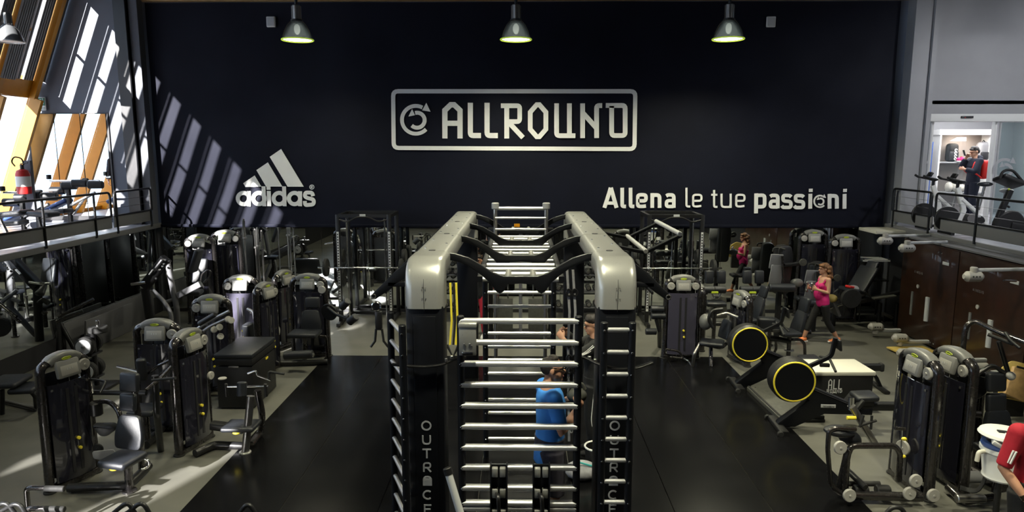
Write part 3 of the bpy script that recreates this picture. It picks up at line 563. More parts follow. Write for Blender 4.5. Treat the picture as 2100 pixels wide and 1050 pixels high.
for (a, b) in (((385, 688), (470, 638)), ((402, 690), (462, 655))): tub(m4, 'lever_arm', [P(*a), P((a[0]+b[0])/2, (a[1]+b[1])/2-4), P(*b)], .024, .05, 'steel')
wpart(m4, 'sleeve', 'black', C(.042, .3, P(425, 655), W(470, 638, 10.3)-W(385, 688, 10.3)))
for px, py in ((439, 676), (450, 671), (452, 690), (468, 655), (474, 657)): disc(m4, P(px, py, 10.2), .05, (.6, -.7, .3), .03, 'ochre' if False else 'disc')
tub(m4, 'upright', [P(470, 650, 10.5), P(472, 700, 10.5), P(468, 760, 10.5)], .03, .04); wpart(m4, 'seat_beam', 'black', BAR([(-4.95, 10.7, .12), (-5.1, 10.2, .12)], .1, .1)); pad(m4, 'seat', (-5.1, 10.25, .48), .3, .3, .08, 20); tub(m4, 'seat_post', [(-5.1, 10.25, .46), (-5.1, 10.25, .1)], .04, 0)
m5 = tower('weight machine with violet shield standing between black towers on the left', -5.12, 12.5, 3, wd=.62, sh='purple', discs=(-1,))
pad(m5, 'backrest', W(512, 690, 12.0), .14, .2, .5, -15, 8); tub(m5, 'lever_arm', [W(508, 634, 12.2), W(520, 640, 12.1), W(522, 655, 12.0)], .03, .04, 'steel'); pad(m5, 'seat', W(515, 715, 11.9), .3, .34, .08); tub(m5, 'seat_post', [W(515, 718, 11.9), G(515, 762)], .04, 0)
tub(m5, 'side_arm', [W(425, 618, 12.4), W(462, 609, 12.4)], .02, 0, 'chrome')
m6 = tower('weight machine with roller pads and backrest facing the camera, beside the black floor', -3.93, 12.65, 0, wd=.66)
P = lambda px, py, Y=12.3: W(px, py, Y)
pad(m6, 'head_pad', P(641, 621), .26, .07, .21, 5, -8); back(m6, P(638, 657, 12.25), .37, .38, 5, -10); pad(m6, 'seat', P(625, 684, 12.0), .52, .42, .08, 0, r=.03)
tub(m6, 'seat_post', [P(625, 690, 12.05), G(625, 740)], .045, 0); tub(m6, 'side_frame', [P(655, 690, 12.3), P(668, 690, 12.3), G(672, 738)], .03, .04); tub(m6, 'base_beam', [G(570, 745, .06), G(672, 742, .06)], .05, 0, 'black')
wpart(m6, 'roller_pad', 'pad', C(.075, .5, P(612, 728, 11.6), (1, 0, .06))); wpart(m6, 'end_cap', 'chrome', C(.04, .05, P(641, 728, 11.6), (1, 0, 0)))
wpart(m6, 'roller_pad', 'pad', C(.07, .2, P(707, 624, 12.0), (.5, -.2, .5))); wpart(m6, 'roller_pad', 'pad', C(.07, .2, P(723, 655, 11.8), (.6, -.3, .5)))
tub(m6, 'lever_arm', [P(672, 630, 12.2), P(690, 645, 12.1), P(718, 655, 11.9)], .028, .04, 'black'); disc(m6, P(660, 594, 12.4), .07); wpart(m6, 'cam_plate', 'black', C(.16, .04, P(675, 640, 12.25), (.3, 1, .2), 24))
disc(m6, P(566, 680, 12.0), .11, (1, -.2, 0), .05); tub(m6, 'crank_arm', [P(566, 690, 12.0), P(570, 720, 11.9)], .016, 0, 'chrome')
m7 = tower('dark weight machine seen side on, left of the roller-pad machine', -4.42, 11.75, 72, 1.56, .5)
m8 = tower('dark weight machine seen side on, beside the violet one', -4.62, 13.3, 70, 1.5, .56); pad(m8, 'seat', (-4.2, 13.2, .5), .3, .3, .08); tub(m8, 'seat_post', [(-4.2, 13.2, .48), (-4.2, 13.2, .03)], .045, 0)
m9 = tower('tall pulldown tower by the mirror wall in the left corner, nearer of two', -7.05, 15.1, 6, 1.98, .62, discs=(-1,)); pad(m9, 'backrest', W(410, 555, 14.8), .3, .08, .55, 0, -20); pad(m9, 'seat', (-6.9, 14.6, .5), .34, .36, .08); tub(m9, 'seat_post', [(-6.9, 14.6, .48), (-6.9, 14.6, .03)], .045, 0)
m10 = tower('tall pulldown tower by the mirror wall in the left corner, farther of two', -6.75, 15.75, 6, 2.0, .66); pad(m10, 'seat', (-6.3, 15.4, .5), .3, .3, .08); tub(m10, 'seat_post', [(-6.3, 15.4, .48), (-6.3, 15.4, .03)], .045, 0)
# ---- far machine behind the aisle on the left, racks, plates
def seatpost(root, p, m='paint', r=.04): p = V(p); tub(root, 'seat_post', [p, V((p.x, p.y, .03))], r, 0, m); wpart(root, 'seat_foot', m, C(r*1.9, .03, (p.x, p.y, .015)))
# plate-loaded machines under the left mezzanine
P = lambda px, py, Y=12.6: W(px, py, Y)
q = thing('plate_loaded_press', 'plate-loaded press with a long slanted black beam under the left mezzanine', 'weight machine', G(90, 720))
wpart(q, 'main_beam', 'black', BAR([P(50, 535), P(108, 592)], .14, .16, .02)); wpart(q, 'beam_face', 'steelgrey', BAR([P(66, 532, 12.5), P(106, 575, 12.5)], .1, .02, .004))
tub(q, 'upright', [P(46, 538), P(43, 640, 12.4), G(42, 720)], .06, .03, 'black'); tub(q, 'upright', [P(104, 588), P(116, 640), G(122, 735)], .06, .03, 'black'); tub(q, 'brace', [P(116, 650), G(160, 730)], .04, 0, 'black')
pad(q, 'backrest', P(66, 590, 12.2), .45, .42, .09, 20, 30); pad(q, 'seat', P(40, 577, 12.4), .4, .4, .12, 10); pad(q, 'head_pad', P(12, 562, 12.4), .36, .3, .2, 10)
for a, b in (((0, 690), (96, 640)), ((0, 645), (86, 612)), ((120, 650), (192, 613)), ((115, 660), (170, 638))): tub(q, 'lever_arm', [P(*a, 12.0), P(*b, 12.2)], .03, 0, 'paint')
tub(q, 'curved_frame', [P(60, 645, 12.2), P(65, 625, 12.2), P(85, 612, 12.2), P(100, 622, 12.2)], .045, .1, 'black'); wpart(q, 'chrome_sleeve', 'chrome', C(.025, .25, P(90, 582, 12.3), (1, 0, .1)))
tub(q, 'base_rail', [G(0, 700, .06), G(150, 700, .06)], .05, 0, 'black'); tub(q, 'base_rail', [G(0, 745, .06), G(170, 680, .06)], .05, 0, 'black')
for dy in (0, .07): wpart(q, 'weight_plate', 'rubber', C(.2, .06, P(65, 668, 12.3+dy), (0, 1, 0), 24))
P = lambda px, py, Y=13.6: W(px, py, Y)
q = thing('plate_loaded_row', 'plate-loaded row machine shaped like an A frame under the left mezzanine', 'weight machine', G(330, 690))
wpart(q, 'main_beam', 'black', BAR([P(341, 530), P(296, 588)], .16, .2, .03)); wpart(q, 'beam_face', 'steelgrey', BAR([P(334, 532, 13.45), P(318, 552, 13.45)], .12, .03, .006)); wpart(q, 'badge', 'light', BAR([P(314, 553, 13.44), P(306, 563, 13.44)], .05, .02, .004))
wpart(q, 'bolts', 'chrome', *[C(.02, .03, P(a, b, 13.42), (0, 1, 0), 8) for a, b in ((339, 533), (336, 541), (333, 546), (327, 553), (320, 571))])
tub(q, 'upright', [P(343, 535), P(352, 580), P(362, 630), G(366, 690)], .055, .03, 'steelgrey'); tub(q, 'upright', [P(297, 590), P(305, 640), G(315, 700)], .08, .03, 'black')
tub(q, 'curved_tube', [P(314, 596, 13.4), P(338, 620, 13.3), P(350, 640, 13.3), P(352, 665, 13.3)], .04, .2, 'steelgrey'); wpart(q, 'weight_plate', 'rubber', C(.19, .08, P(337, 672, 13.2), (.5, 1, 0), 24)); wpart(q, 'weight_horn', 'chrome', C(.03, .3, P(284, 581, 13.5), (1, 0, .15)))
wpart(q, 'lever_beam', 'steelgrey', BAR([P(365, 606), P(412, 582)], .12, .12, .02)); tub(q, 'brace', [P(338, 620), P(362, 612)], .035, 0, 'steelgrey')
for o in (0, .12): tub(q, 'handle_loop', [P(412, 575, 13.5+o), P(414, 562, 13.5+o), P(426, 553, 13.5+o), P(433, 557, 13.5+o), P(428, 570, 13.5+o), P(418, 580, 13.5+o)], .018, .05, 'paint')
pad(q, 'chest_pad', P(402, 535, 13.9), .09, .3, .5, 0, 0, 20); pad(q, 'seat', P(393, 600, 13.9), .4, .35, .09, 10); seatpost(q, P(393, 604, 13.9))
single('gym_board', 'dark grey board leaning at the foot of the left side wall', 'board', 'steelgrey', B(.04, 1.6, .62, (0, 0, .31), (0, 7, 0), r=.008), loc=(-8.3, 13.6, .01))
# dumbbell post and bench
q = thing('dumbbell_stand', 'black post stand holding round dumbbells on the left', 'stand', G(200, 795))
p0 = G(200, 795); tub(q, 'post', [p0+V((0, 0, 0)), p0+V((0, 0, .95))], .04, 0, 'black'); wpart(q, 'base', 'black', B(.5, .5, .05, p0+V((0, 0, .025)), r=.01))
for z in (.33, .72): wpart(q, 'cradle', 'black', B(.2, .3, .04, p0+V((-.05, 0, z-.14)), r=.008))
wpart(q, 'weight_cap', 'rubber', C(.15, .1, p0+V((.1, 0, .98)), seg=20)); wpart(q, 'top_pin', 'chrome', C(.03, .1, p0+V((.1, 0, 1.08)), seg=10))
def dumbbell(label, p, axis, r=.15, L=.34, m='light', group=None):
    t = thing('dumbbell', label, 'dumbbell', p, 0, group); a = V(axis).normalized()
    part(t, 'handle', 'chrome', C(.018, L, (0, 0, 0), a, 10))
    for s in (-1, 1):
        part(t, 'head', 'rubber', C(r, L*.34, a*s*L*.36, a, 22, bev=.02)); part(t, 'face_ring', m, LT([(r*.45, 0), (r*.78, 0), (r*.78, .008), (r*.45, .008)], 22, a*s*(L*.53+.002), a*s)); part(t, 'end_nut', 'steel', C(r*.2, .05, a*s*L*.55, a, 10))
    return t
dumbbell('round dumbbell with a white ring on its face, upper of two on the post stand', p0+V((-.06, -.02, .74)), (.12, -1, 0)); dumbbell('round dumbbell with a white ring on its face, lower of two on the post stand', p0+V((-.06, -.02, .33)), (.12, -1, 0))
P = lambda px, py, Y=9.6: W(px, py, Y)
q = thing('bench', 'low black exercise bench at the left edge of the picture', 'bench', G(30, 845))
pad(q, 'seat', P(18, 782), .42, .5, .08, 8); pad(q, 'seat', P(55, 795), .34, .4, .08, 8); tub(q, 'leg', [P(60, 800), P(72, 812), G(75, 840)], .03, .06, 'black'); tub(q, 'leg', [P(5, 800), G(5, 850)], .03, 0, 'black'); tub(q, 'floor_bar', [G(0, 820, .04), G(75, 838, .04)], .03, 0, 'steelgrey')
# foreground handle bars
def dips(label, lst, base):
    q = thing('dip_bars', label, 'bars', (base[0], base[1], 0))
    for pts in lst: tub(q, 'bar', pts, .021, .1, 'black'); tub(q, 'post', [pts[0], V((pts[0].x, pts[0].y, .02))], .021, 0, 'black'); tub(q, 'post', [pts[-1], V((pts[-1].x, pts[-1].y, .02))], .021, 0, 'black')
    wpart(q, 'base', 'rubber', B(.5, .4, .03, (base[0], base[1], .015), r=.008)); return q
P = lambda px, py, Y=6.0: W(px, py, Y)
q = thing('push_up_stand', 'tubular black stand with two foam grips in the lower left corner', 'stand', G(95, 1049))
for dy, Y in ((0, 6.5), (42, 6.3)): tub(q, 'tube', [P(58, 1050+dy/2, Y), P(54, 1003+dy, Y), P(64, 1000+dy, Y), P(95, 1001+dy, Y)], .025, .06, 'paint'); wpart(q, 'grip', 'rubber', C(.03, .2, P(112, 1002+dy, Y), (1, 0, -.02)))
tub(q, 'post', [P(58, 1055, 6.5), G(60, 1075)], .025, 0, 'paint'); tub(q, 'post', [P(58, 1065, 6.3), G(56, 1095)], .025, 0, 'paint')
dips('pair of bent black tubes at the very bottom left corner', [[P(-30, 1052), P(12, 1028), P(30, 1052)], [P(-5, 1052), P(38, 1028), P(58, 1062)]], P(10, 1050))
dips('pair of bent black tubes at the bottom edge below the nearest left machine', [[P(228, 1056), P(262, 1028), P(278, 1054)], [P(256, 1056), P(292, 1027), P(309, 1058)]], P(270, 1050))
dips('bent black tube at the bottom edge on the black floor', [[P(488, 1056), P(509, 1029), P(527, 1058)]], P(508, 1050))
dips('dark bent tube at the bottom edge beside the right machines', [[P(1818, 1052), P(1830, 1040), P(1848, 1041), P(1856, 1054)]], P(1838, 1050))
# ---- power racks
def power_rack(label, x0, x1, s):
    yf, yb, zt = 15.05, 15.95, 2.45
    q = thing('power_rack', label, 'rack', ((x0+x1)/2, 15.5, 0))
    for x in (x0, x1):
        for y in (yf, yb): wpart(q, 'upright', 'black', B(.085, .085, zt, (x, y, zt/2), r=.006))
        st = wpart(q, 'hole_strip', 'white', B(.05, .006, 1.75, (x-s*.0, yf-.046, 1.2)))
        wpart(st, 'holes', 'darkcol', *[B(.03, .006, .026, (x, yf-.051, .4+.06*i)) for i in range(28)])
        wpart(q, 'side_beam', 'black', B(.07, yb-yf, .07, (x, 15.5, zt-.04))); wpart(q, 'floor_beam', 'black', B(.07, yb-yf+.4, .07, (x, 15.4, .05)))
        wpart(q, 'hook', 'chrome', B(.05, .12, .06, (x, yf-.09, 1.25), r=.01)); wpart(q, 'safety_arm', 'black', B(.05, .6, .06, (x, yf-.3, .85), r=.01)); wpart(q, 'weight_horn', 'chrome', C(.025, .3, (x+(.15 if x > (x0+x1)/2 else -.15), yb, .9), (1, 0, 0), 10))
        wpart(q, 'weight_plate', 'rubber', C(.22, .12, (x+(.18 if x > (x0+x1)/2 else -.18), yb, .9), (1, 0, 0), 24)); wpart(q, 'weight_plate', 'rubber', C(.17, .1, (x+(.16 if x > (x0+x1)/2 else -.16), yb, 1.4), (1, 0, 0), 24))
        wpart(q, 'guide_tube', 'chrome', C(.018, 2.3, (x+(-.14 if x > (x0+x1)/2 else .14), yf+.2, 1.2), seg=8))
    [wpart(q, 'crossbar', 'black', B(x1-x0, .08, .07, ((x0+x1)/2, *c_))) for c_ in ((yf, zt-.03), (yb, zt-.03), (yb, .06))]
    tub(q, 'pull_up_bar', [(x0, yf-.02, zt-.1), (x0+.22, yf-.06, zt-.16), ((x0+x1)/2-.12, yf-.06, zt-.05), ((x0+x1)/2+.12, yf-.06, zt-.05), (x1-.22, yf-.06, zt-.16), (x1, yf-.02, zt-.1)], .018, .08, 'black')
    wpart(q, 'emblem', 'light', B(.13, .02, .06, ((x0+x1)/2, yf-.06, zt-.02), r=.008))
    b = thing('barbell', 'barbell resting on the '+('left' if s < 0 else 'right')+' power rack by the mirrors', 'barbell', ((x0+x1)/2, yf-.12, 1.3))
    part(b, 'bar', 'chrome', C(.015, 1.9, (0, 0, 0), (1, 0, 0), 10))
    for d in (-1, 1): part(b, 'weight_plate', 'rubber', C(.2, .07, (d*.82, 0, 0), (1, 0, 0), 24)); part(b, 'sleeve', 'chrome', C(.025, .28, (d*.86, 0, 0), (1, 0, 0), 10))
power_rack('black power rack by the mirrors left of the training rig', -3.98, -2.86, -1); power_rack('black power rack by the mirrors right of the training rig', 2.78, 3.92, 1)
# vertical barbells
q = thing('barbell_holder', 'black floor holder for upright bars by the mirrors on the left', 'rack', (-5.8, 15.2, 0)); wpart(q, 'base', 'black', B(.75, .4, .1, (-5.75, 15.2, .05), r=.01)); [wpart(q, 'sleeve', 'steel', C(.03, .25, (-5.75+dx, 15.2+dy, .2), seg=10)) for dx, dy in ((-.3, 0), (0, 0.05), (.05, -.1), (.2, .1))]
for i, (px, yt, m) in enumerate(((499, 445, 'chrome'), (522, 465, 'steel'), (527, 462, 'chrome'), (536, 468, 'steel'))):
    a = W(px, yt, 15.2); b = thing('barbell', ['leftmost and tallest of the chrome bars standing upright by the left mirrors', 'second from left of the bars standing upright by the left mirrors', 'third from left of the bars standing upright by the left mirrors', 'rightmost of the bars standing upright by the left mirrors'][i], 'barbell', (a.x, 15.2, .06))
    part(b, 'bar', m, C(.02, a.z-.1, (0, 0, (a.z-.1)/2), seg=10)); part(b, 'sleeve', 'chrome', C(.03, .4, (0, 0, .3), seg=10), C(.03, .38, (0, 0, a.z-.32), seg=10)); part(b, 'collar', 'steel', C(.042, .04, (0, 0, a.z-.52), seg=12), C(.042, .04, (0, 0, .52), seg=12))
# dumbbell racks at the mirror
def drack(label, x0, x1, y, tag_):
    q = thing('dumbbell_rack', label, 'rack', ((x0+x1)/2, y, 0))
    for x in (x0, x1): wpart(q, 'side_frame', 'black', BAR([(x, y-.3, .03), (x, y+.15, 1.05)], .06, .06), BAR([(x, y-.35, .04), (x, y+.3, .04)], .06, .06))
    for k, (dy, z) in enumerate(((-.22, .32), (-.06, .66), (.1, 1.0))):
        wpart(q, 'shelf', 'steelgrey', B(x1-x0, .26, .03, ((x0+x1)/2, y+dy, z), (-14, 0, 0)))
        n = int((x1-x0)/.17)
        for i in range(n):
            o = dupd(tag_, (x0+.1+(x1-x0-.2)*i/(n-1), y+dy, z+.1))
proto = None
def dupd(where, p):
    global proto
    lab = 'small black dumbbell with a chrome handle on the rack '+where
    if proto is None:
        proto = thing('dumbbell', lab, 'dumbbell', p, 0, 'dumbbells on the racks by the mirrors'); a = V((0, 1, 0))
        part(proto, 'handle', 'chrome', C(.016, .26, (0, 0, 0), a, 8))
        for s in (-1, 1): part(proto, 'head', 'rubber', C(.062, .09, a*s*.1, a, 12))
        for s in (-1, 1): part(proto, 'end_cap', 'steel', C(.04, .012, a*s*.147, a, 12))
        return proto
    return dup(proto, p, 0, lab)
drack('three-tier dumbbell rack at the mirrors right behind the rig', .75, 2.3, 15.6, 'right behind the rig'); drack('three-tier dumbbell rack at the mirrors left behind the rig', -2.5, -1.0, 15.6, 'left behind the rig')
# cable station behind the rig
q = thing('cable_station', 'twin-stack cable station with thin guide rods standing behind the rig ladders', 'weight machine', (0, 14.2, 0))
for x in (-.62, .62): wpart(q, 'upright', 'black', B(.09, .12, 2.2, (x, 14.2, 1.1), r=.02))
wpart(q, 'top_beam', 'black', B(1.34, .14, .12, (0, 14.2, 2.2), r=.02)); wpart(q, 'base', 'black', B(1.4, .7, .08, (0, 14.1, .04), r=.02))
for x in (-.36, .36):
    [wpart(q, 'guide_rod', 'chrome', C(.014, 2.1, (x+d_, 14.2, 1.08), seg=8)) for d_ in (-.1, .1)]; wpart(q, 'weight_stack', 'rubber', *[B(.34, .14, .05, (x, 14.2, .14+.056*i), r=.006, seg=1) for i in range(11)]); wpart(q, 'pulley', 'plastic', C(.08, .03, (x, 14.1, 2.1), (1, 0, 0)))
    wpart(q, 'shroud', 'platform', B(.4, .02, .7, (x, 14.1, .45), r=.004)); tub(q, 'arm', [(x, 14.0, 1.3), (x*1.1, 13.6, 1.4), (x*1.2, 13.5, 1.2)], .025, .08, 'black')
wpart(q, 'center_post', 'steelgrey', C(.035, 2.2, (0, 14.0, 1.1))); wpart(q, 'knob', 'yellow', ES(.03, .03, .03, (.32, 13.95, 1.35)))
# bench reflected in the mirror, behind the violet machine
q = thing('incline_bench', 'grey padded incline bench standing hidden behind the violet left machine and seen in the mirror', 'bench', (-5.75, 14.2, 0))
part(q, 'backrest', 'pad', B(.66, .08, .5, (0, -.2, .72), (-28, 0, 0), r=.03, seg=3)); part(q, 'seat', 'pad', B(.4, .42, .08, (0, .12, .45), r=.03, seg=3)); part(q, 'frame', 'paint', BAR([(0, -.35, .05), (0, .35, .05)], .08, .06), BAR([(0, .1, .05), (0, .1, .42)], .07, .07), BAR([(-.3, -.35, .03), (.3, -.35, .03)], .06, .05))
q = thing('flat_bench', 'black flat bench between the left power rack and the tall tower machines', 'bench', (-4.9, 15.3, 0), 80)
part(q, 'seat', 'pad', B(1.15, .32, .08, (0, 0, .45), r=.03, seg=3)); part(q, 'leg', 'black', BAR([(-.45, -.25, .03), (-.45, .25, .03)], .06, .05), BAR([(-.45, 0, .03), (-.45, 0, .42)], .06, .06)); part(q, 'leg', 'black', BAR([(.45, -.25, .03), (.45, .25, .03)], .06, .05), BAR([(.45, 0, .03), (.45, 0, .42)], .06, .06))
# ================================================================ RIGHT FIELD
P = lambda px, py, Y=12.3: W(px, py, Y)
r1 = tower('weight machine with violet shield at the right edge of the black floor, facing the camera', 2.97, 12.6, 0, wd=.62, sh='purple', discs=(1, -1))
tub(r1, 'foot_loop', [P(1366, 716), P(1392, 720), P(1402, 735), P(1374, 732)], .02, .05, 'paint', ); tub(r1, 'foot_bar', [P(1402, 735), P(1413, 742), G(1420, 752)], .02, .03, 'chrome')
tub(r1, 'lever', [P(1435, 705, 12.2), P(1424, 725, 12.0), G(1420, 752)], .03, .04, 'steel')
pad(r1, 'seat', P(1460, 703, 12.2), .42, .36, .08, -20); back(r1, P(1488, 675, 12.35), .3, .36, -70, -14); tub(r1, 'seat_frame', [P(1450, 708, 12.2), P(1480, 714, 12.2), P(1494, 700, 12.4), P(1500, 670, 12.5)], .03, .08); tub(r1, 'seat_post', [P(1458, 710, 12.3), G(1458, 752)], .035, 0)
for o in (0, .16, .3): tub(r1, 'curved_roller', [P(1462, 672, 12.0+o), P(1452, 655, 12.0+o), P(1460, 636, 12.0+o), P(1482, 634, 12.0+o)], .03 if o else .018, .16, 'plastic')
tub(r1, 'lever_arm', [P(1470, 648, 12.2), P(1490, 642, 12.2), P(1513, 651, 12.1)], .028, .05, 'steel'); wpart(r1, 'hub', 'cap', ES(.12, .12, .15, P(1447, 660, 12.4)))
for px, py, L in ((1348, 634, .24), (1350, 648, .26), (1335, 680, .2)): wpart(r1, 'roller_pad', 'pad', C(.06, L, P(px, py, 12.5), (1, 0, 0)))
tub(r1, 'roller_post', [P(1352, 640, 12.6), G(1353, 712)], .045, 0, 'black'); tub(r1, 'arm_bracket', [P(1345, 655, 12.5), P(1352, 680, 12.5)], .03, 0, 'black')
r2 = tower('low weight machine seen side on between the two rowing machines and the violet one', 4.0, 12.4, -78, 1.3, .6)
P = lambda px, py, Y=12.9: W(px, py, Y)
back(r2, P(1554, 632), .36, .46, -80, -16); pad(r2, 'head_pad', P(1566, 598), .25, .07, .24, -80, -14); pad(r2, 'seat', P(1548, 655), .34, .36, .08, -80); seatpost(r2, P(1550, 660))
r3 = tower('low weight machine half hidden behind the violet one on the right', 3.42, 13.3, -75, 1.27, .5)
P = lambda px, py, Y=12.6: W(px, py, Y)
q = thing('seat_station', 'seated machine with tall black backrest standing left of the pink-topped woman', 'weight machine', G(1620, 735))
back(q, P(1638, 662), .36, .5, -80, -16, .08); pad(q, 'head_pad', P(1650, 625), .27, .08, .28, -80, -12); pad(q, 'seat', P(1615, 682, 12.5), .4, .38, .08, -80); seatpost(q, P(1619, 690)); tub(q, 'frame', [P(1605, 698), P(1642, 696), P(1650, 705), G(1651, 735)], .028, .05); tub(q, 'handle', [P(1602, 660, 12.3), P(1606, 668, 12.3), P(1618, 680, 12.2)], .018, .03, 'rubber')
for px, py in ((1571, 662), (1584, 668)): pad(q, 'leg_cushion', P(px, py, 12.4), .3, .22, .2, -10)
tub(q, 'leg', [P(1572, 690), P(1580, 700), G(1576, 735)], .025, .05); tub(q, 'leg', [P(1590, 690), P(1592, 715), G(1585, 728)], .025, .05); wpart(q, 'base_disc', 'disc', C(.09, .015, P(1618, 718))); tub(q, 'crossbar', [P(1578, 692), P(1620, 700)], .05, 0, 'black')
# roller benches with pads
for i, (px, lab) in enumerate(((1466, 'padded roller machine nearest the right power rack, left of two'), (1544, 'padded roller machine nearest the right power rack, right of two'))):
    P = lambda a, py, Y=13.9: W(px+a, py, Y)
    q = thing('roller_machine', lab, 'weight machine', G(px, 660))
    for a in (-12, 13): pad(q, 'upright_pad', P(a, 568), .17, .12, .27, 0, -8, r=.03)
    for a in (-14, 10): wpart(q, 'roller_pad', 'pad', C(.075, .24, P(a, 594, 13.8), (1, 0, 0), 16))
    tub(q, 'handle', [P(-24, 566), P(-32, 563), P(-40, 560)], .015, 0); tub(q, 'frame', [P(-8, 598), P(-2, 612), P(8, 612), P(14, 598)], .018, .04, 'chrome'); pad(q, 'seat', P(0, 622, 13.7), .4, .34, .09); seatpost(q, P(0, 626, 13.7)); tub(q, 'base', [G(px-25, 662, .05), G(px+25, 664, .05)], .05, 0, 'black'); wpart(q, 'side_cover', 'platform', xf(PR([(-.2, -.25), (.2, -.25), (.16, .2), (-.1, .25)], .1, .02, rr=.06), P(6, 628, 14.1))); wpart(q, 'clip', 'lime', B(.14, .03, .04, P(0, 600, 13.7), r=.01))
# two upright machines with grey back panels
for i, (px, py, Y, lab) in enumerate(((1600, 0, 14.0, 'upright machine with grey back panels and a curved top handle in front of the mirrors'), (1672, 32, 14.55, 'upright machine with grey back panels behind the pink-topped woman'))):
    k = Y/14.9; P = lambda a, b, dY=0: W(px+a/k, py+b, Y+dY)
    q = thing('torso_machine', lab, 'weight machine', (P(0, 600).x, Y, 0))
    for b, hh in ((532, .3), (560, .42)): wpart(q, 'back_panel', 'grey', xf(B(.27, .03, hh, r=.012), P(-8, b+4), (6, 4, 8)))
    wpart(q, 'shell', 'plastic', xf(PR([(-.15, .48), (.12, .52), (.2, .3), (.2, -.5), (-.1, -.52)], .24, .03, rr=.1), P(0, 552, .18), (0, 4, 8)))
    tub(q, 'top_handle', [P(-14, 516, .1), P(-13, 509, .1), P(-2, 508, .1), P(10, 512, .0)], .02, .04, 'rubber'); tub(q, 'side_tube', [P(4, 525, -.05), P(6, 580, -.05), P(8, 612, -.05)], .024, .03); wpart(q, 'arm', 'black', BAR([P(8, 544), P(42, 540)], .09, .07, .02)); disc(q, P(44, 538, -.05), .075, m='platform')
    for a in (-8, 14): wpart(q, 'roller_pad', 'pad', C(.085, .28, P(a, 590, -.3), (1, 0, 0), 16))
    tub(q, 'post', [P(-2, 590), V((P(-2, 590).x, Y, .02))], .06, 0, 'black'); tub(q, 'base', [V((P(-20, 0).x, Y-.2, .05)), V((P(24, 0).x, Y-.2, .05))], .05, 0, 'black'); pad(q, 'seat', V((P(-4, 0).x, Y-.55, .5)), .36, .34, .08); seatpost(q, V((P(-4, 0).x, Y-.55, .48))); wpart(q, 'ball_grip', 'ochre' if i else 'cap', ES(.13, .1, .09, P(32, 580, .1)))
r5 = tower('tall pulldown tower by the mirrors behind the pink-topped woman, right of two', 7.2, 15.45, -6, 1.96, .64, discs=(-1,))
r6 = tower('tall pulldown tower by the mirrors behind the pink-topped woman, left of two', 6.72, 15.98, -4, 2.0, .62, discs=(-1,)); pad(r6, 'seat', (6.4, 15.6, .5), .3, .3, .08); seatpost(r6, (6.4, 15.6, .48))
# leg press
P = lambda px, py, Y=14.9: W(px, py, Y)
q = thing('leg_press', 'inclined black leg press with a red and grey towel, right of the pink-topped woman', 'weight machine', G(1770, 655))
pad(q, 'backrest', P(1770, 572), .5, .1, .62, -72, -34); pad(q, 'head_pad', P(1788, 548), .3, .09, .26, -72, -24); pad(q, 'seat', P(1750, 595), .45, .42, .1, -72, -8)
for o in (0, .4): wpart(q, 'rail', 'chrome', TB([P(1700, 633, 14.7+o), P(1760, 613, 14.7+o)], .03)); wpart(q, 'frame_beam', 'black', BAR([P(1745, 622, 14.7+o), P(1845, 600, 14.7+o)], .1, .09, .02))
wpart(q, 'side_plate', 'platform', BAR([P(1790, 612, 14.6), P(1835, 606, 14.6)], .16, .03, .006)); wpart(q, 'footplate', 'steelgrey', B(.06, .6, .5, P(1702, 622, 14.9), (0, -25, 0), r=.01)); tub(q, 'base_beam', [G(1700, 652, .07), G(1850, 652, .07)], .07, 0, 'black')
for px in (1712, 1805, 1840): tub(q, 'leg', [P(px, 622), V((P(px, 622).x, 14.9, .04))], .045, 0, 'black')
tub(q, 'brace', [P(1805, 640), P(1830, 652)], .035, 0, 'steel'); wpart(q, 'weight_plate', 'rubber', C(.21, .09, P(1745, 612, 14.45), (0, 1, 0), 24)); tub(q, 'handle', [P(1773, 598, 14.5), P(1784, 608, 14.5)], .018, 0, 'rubber')
p = P(1748, 597, 14.85); q = thing('towel', 'red and grey towel dropped on the leg press seat', 'towel', p); part(q, 'red_fold', 'red', B(.3, .16, .06, (-.0, 0, .08), (0, 12, 20), r=.025, seg=3)); part(q, 'grey_fold', 'greycloth', xf(ES(.2, .14, .1), (.1, 0, 0), (0, 30, 0))); 
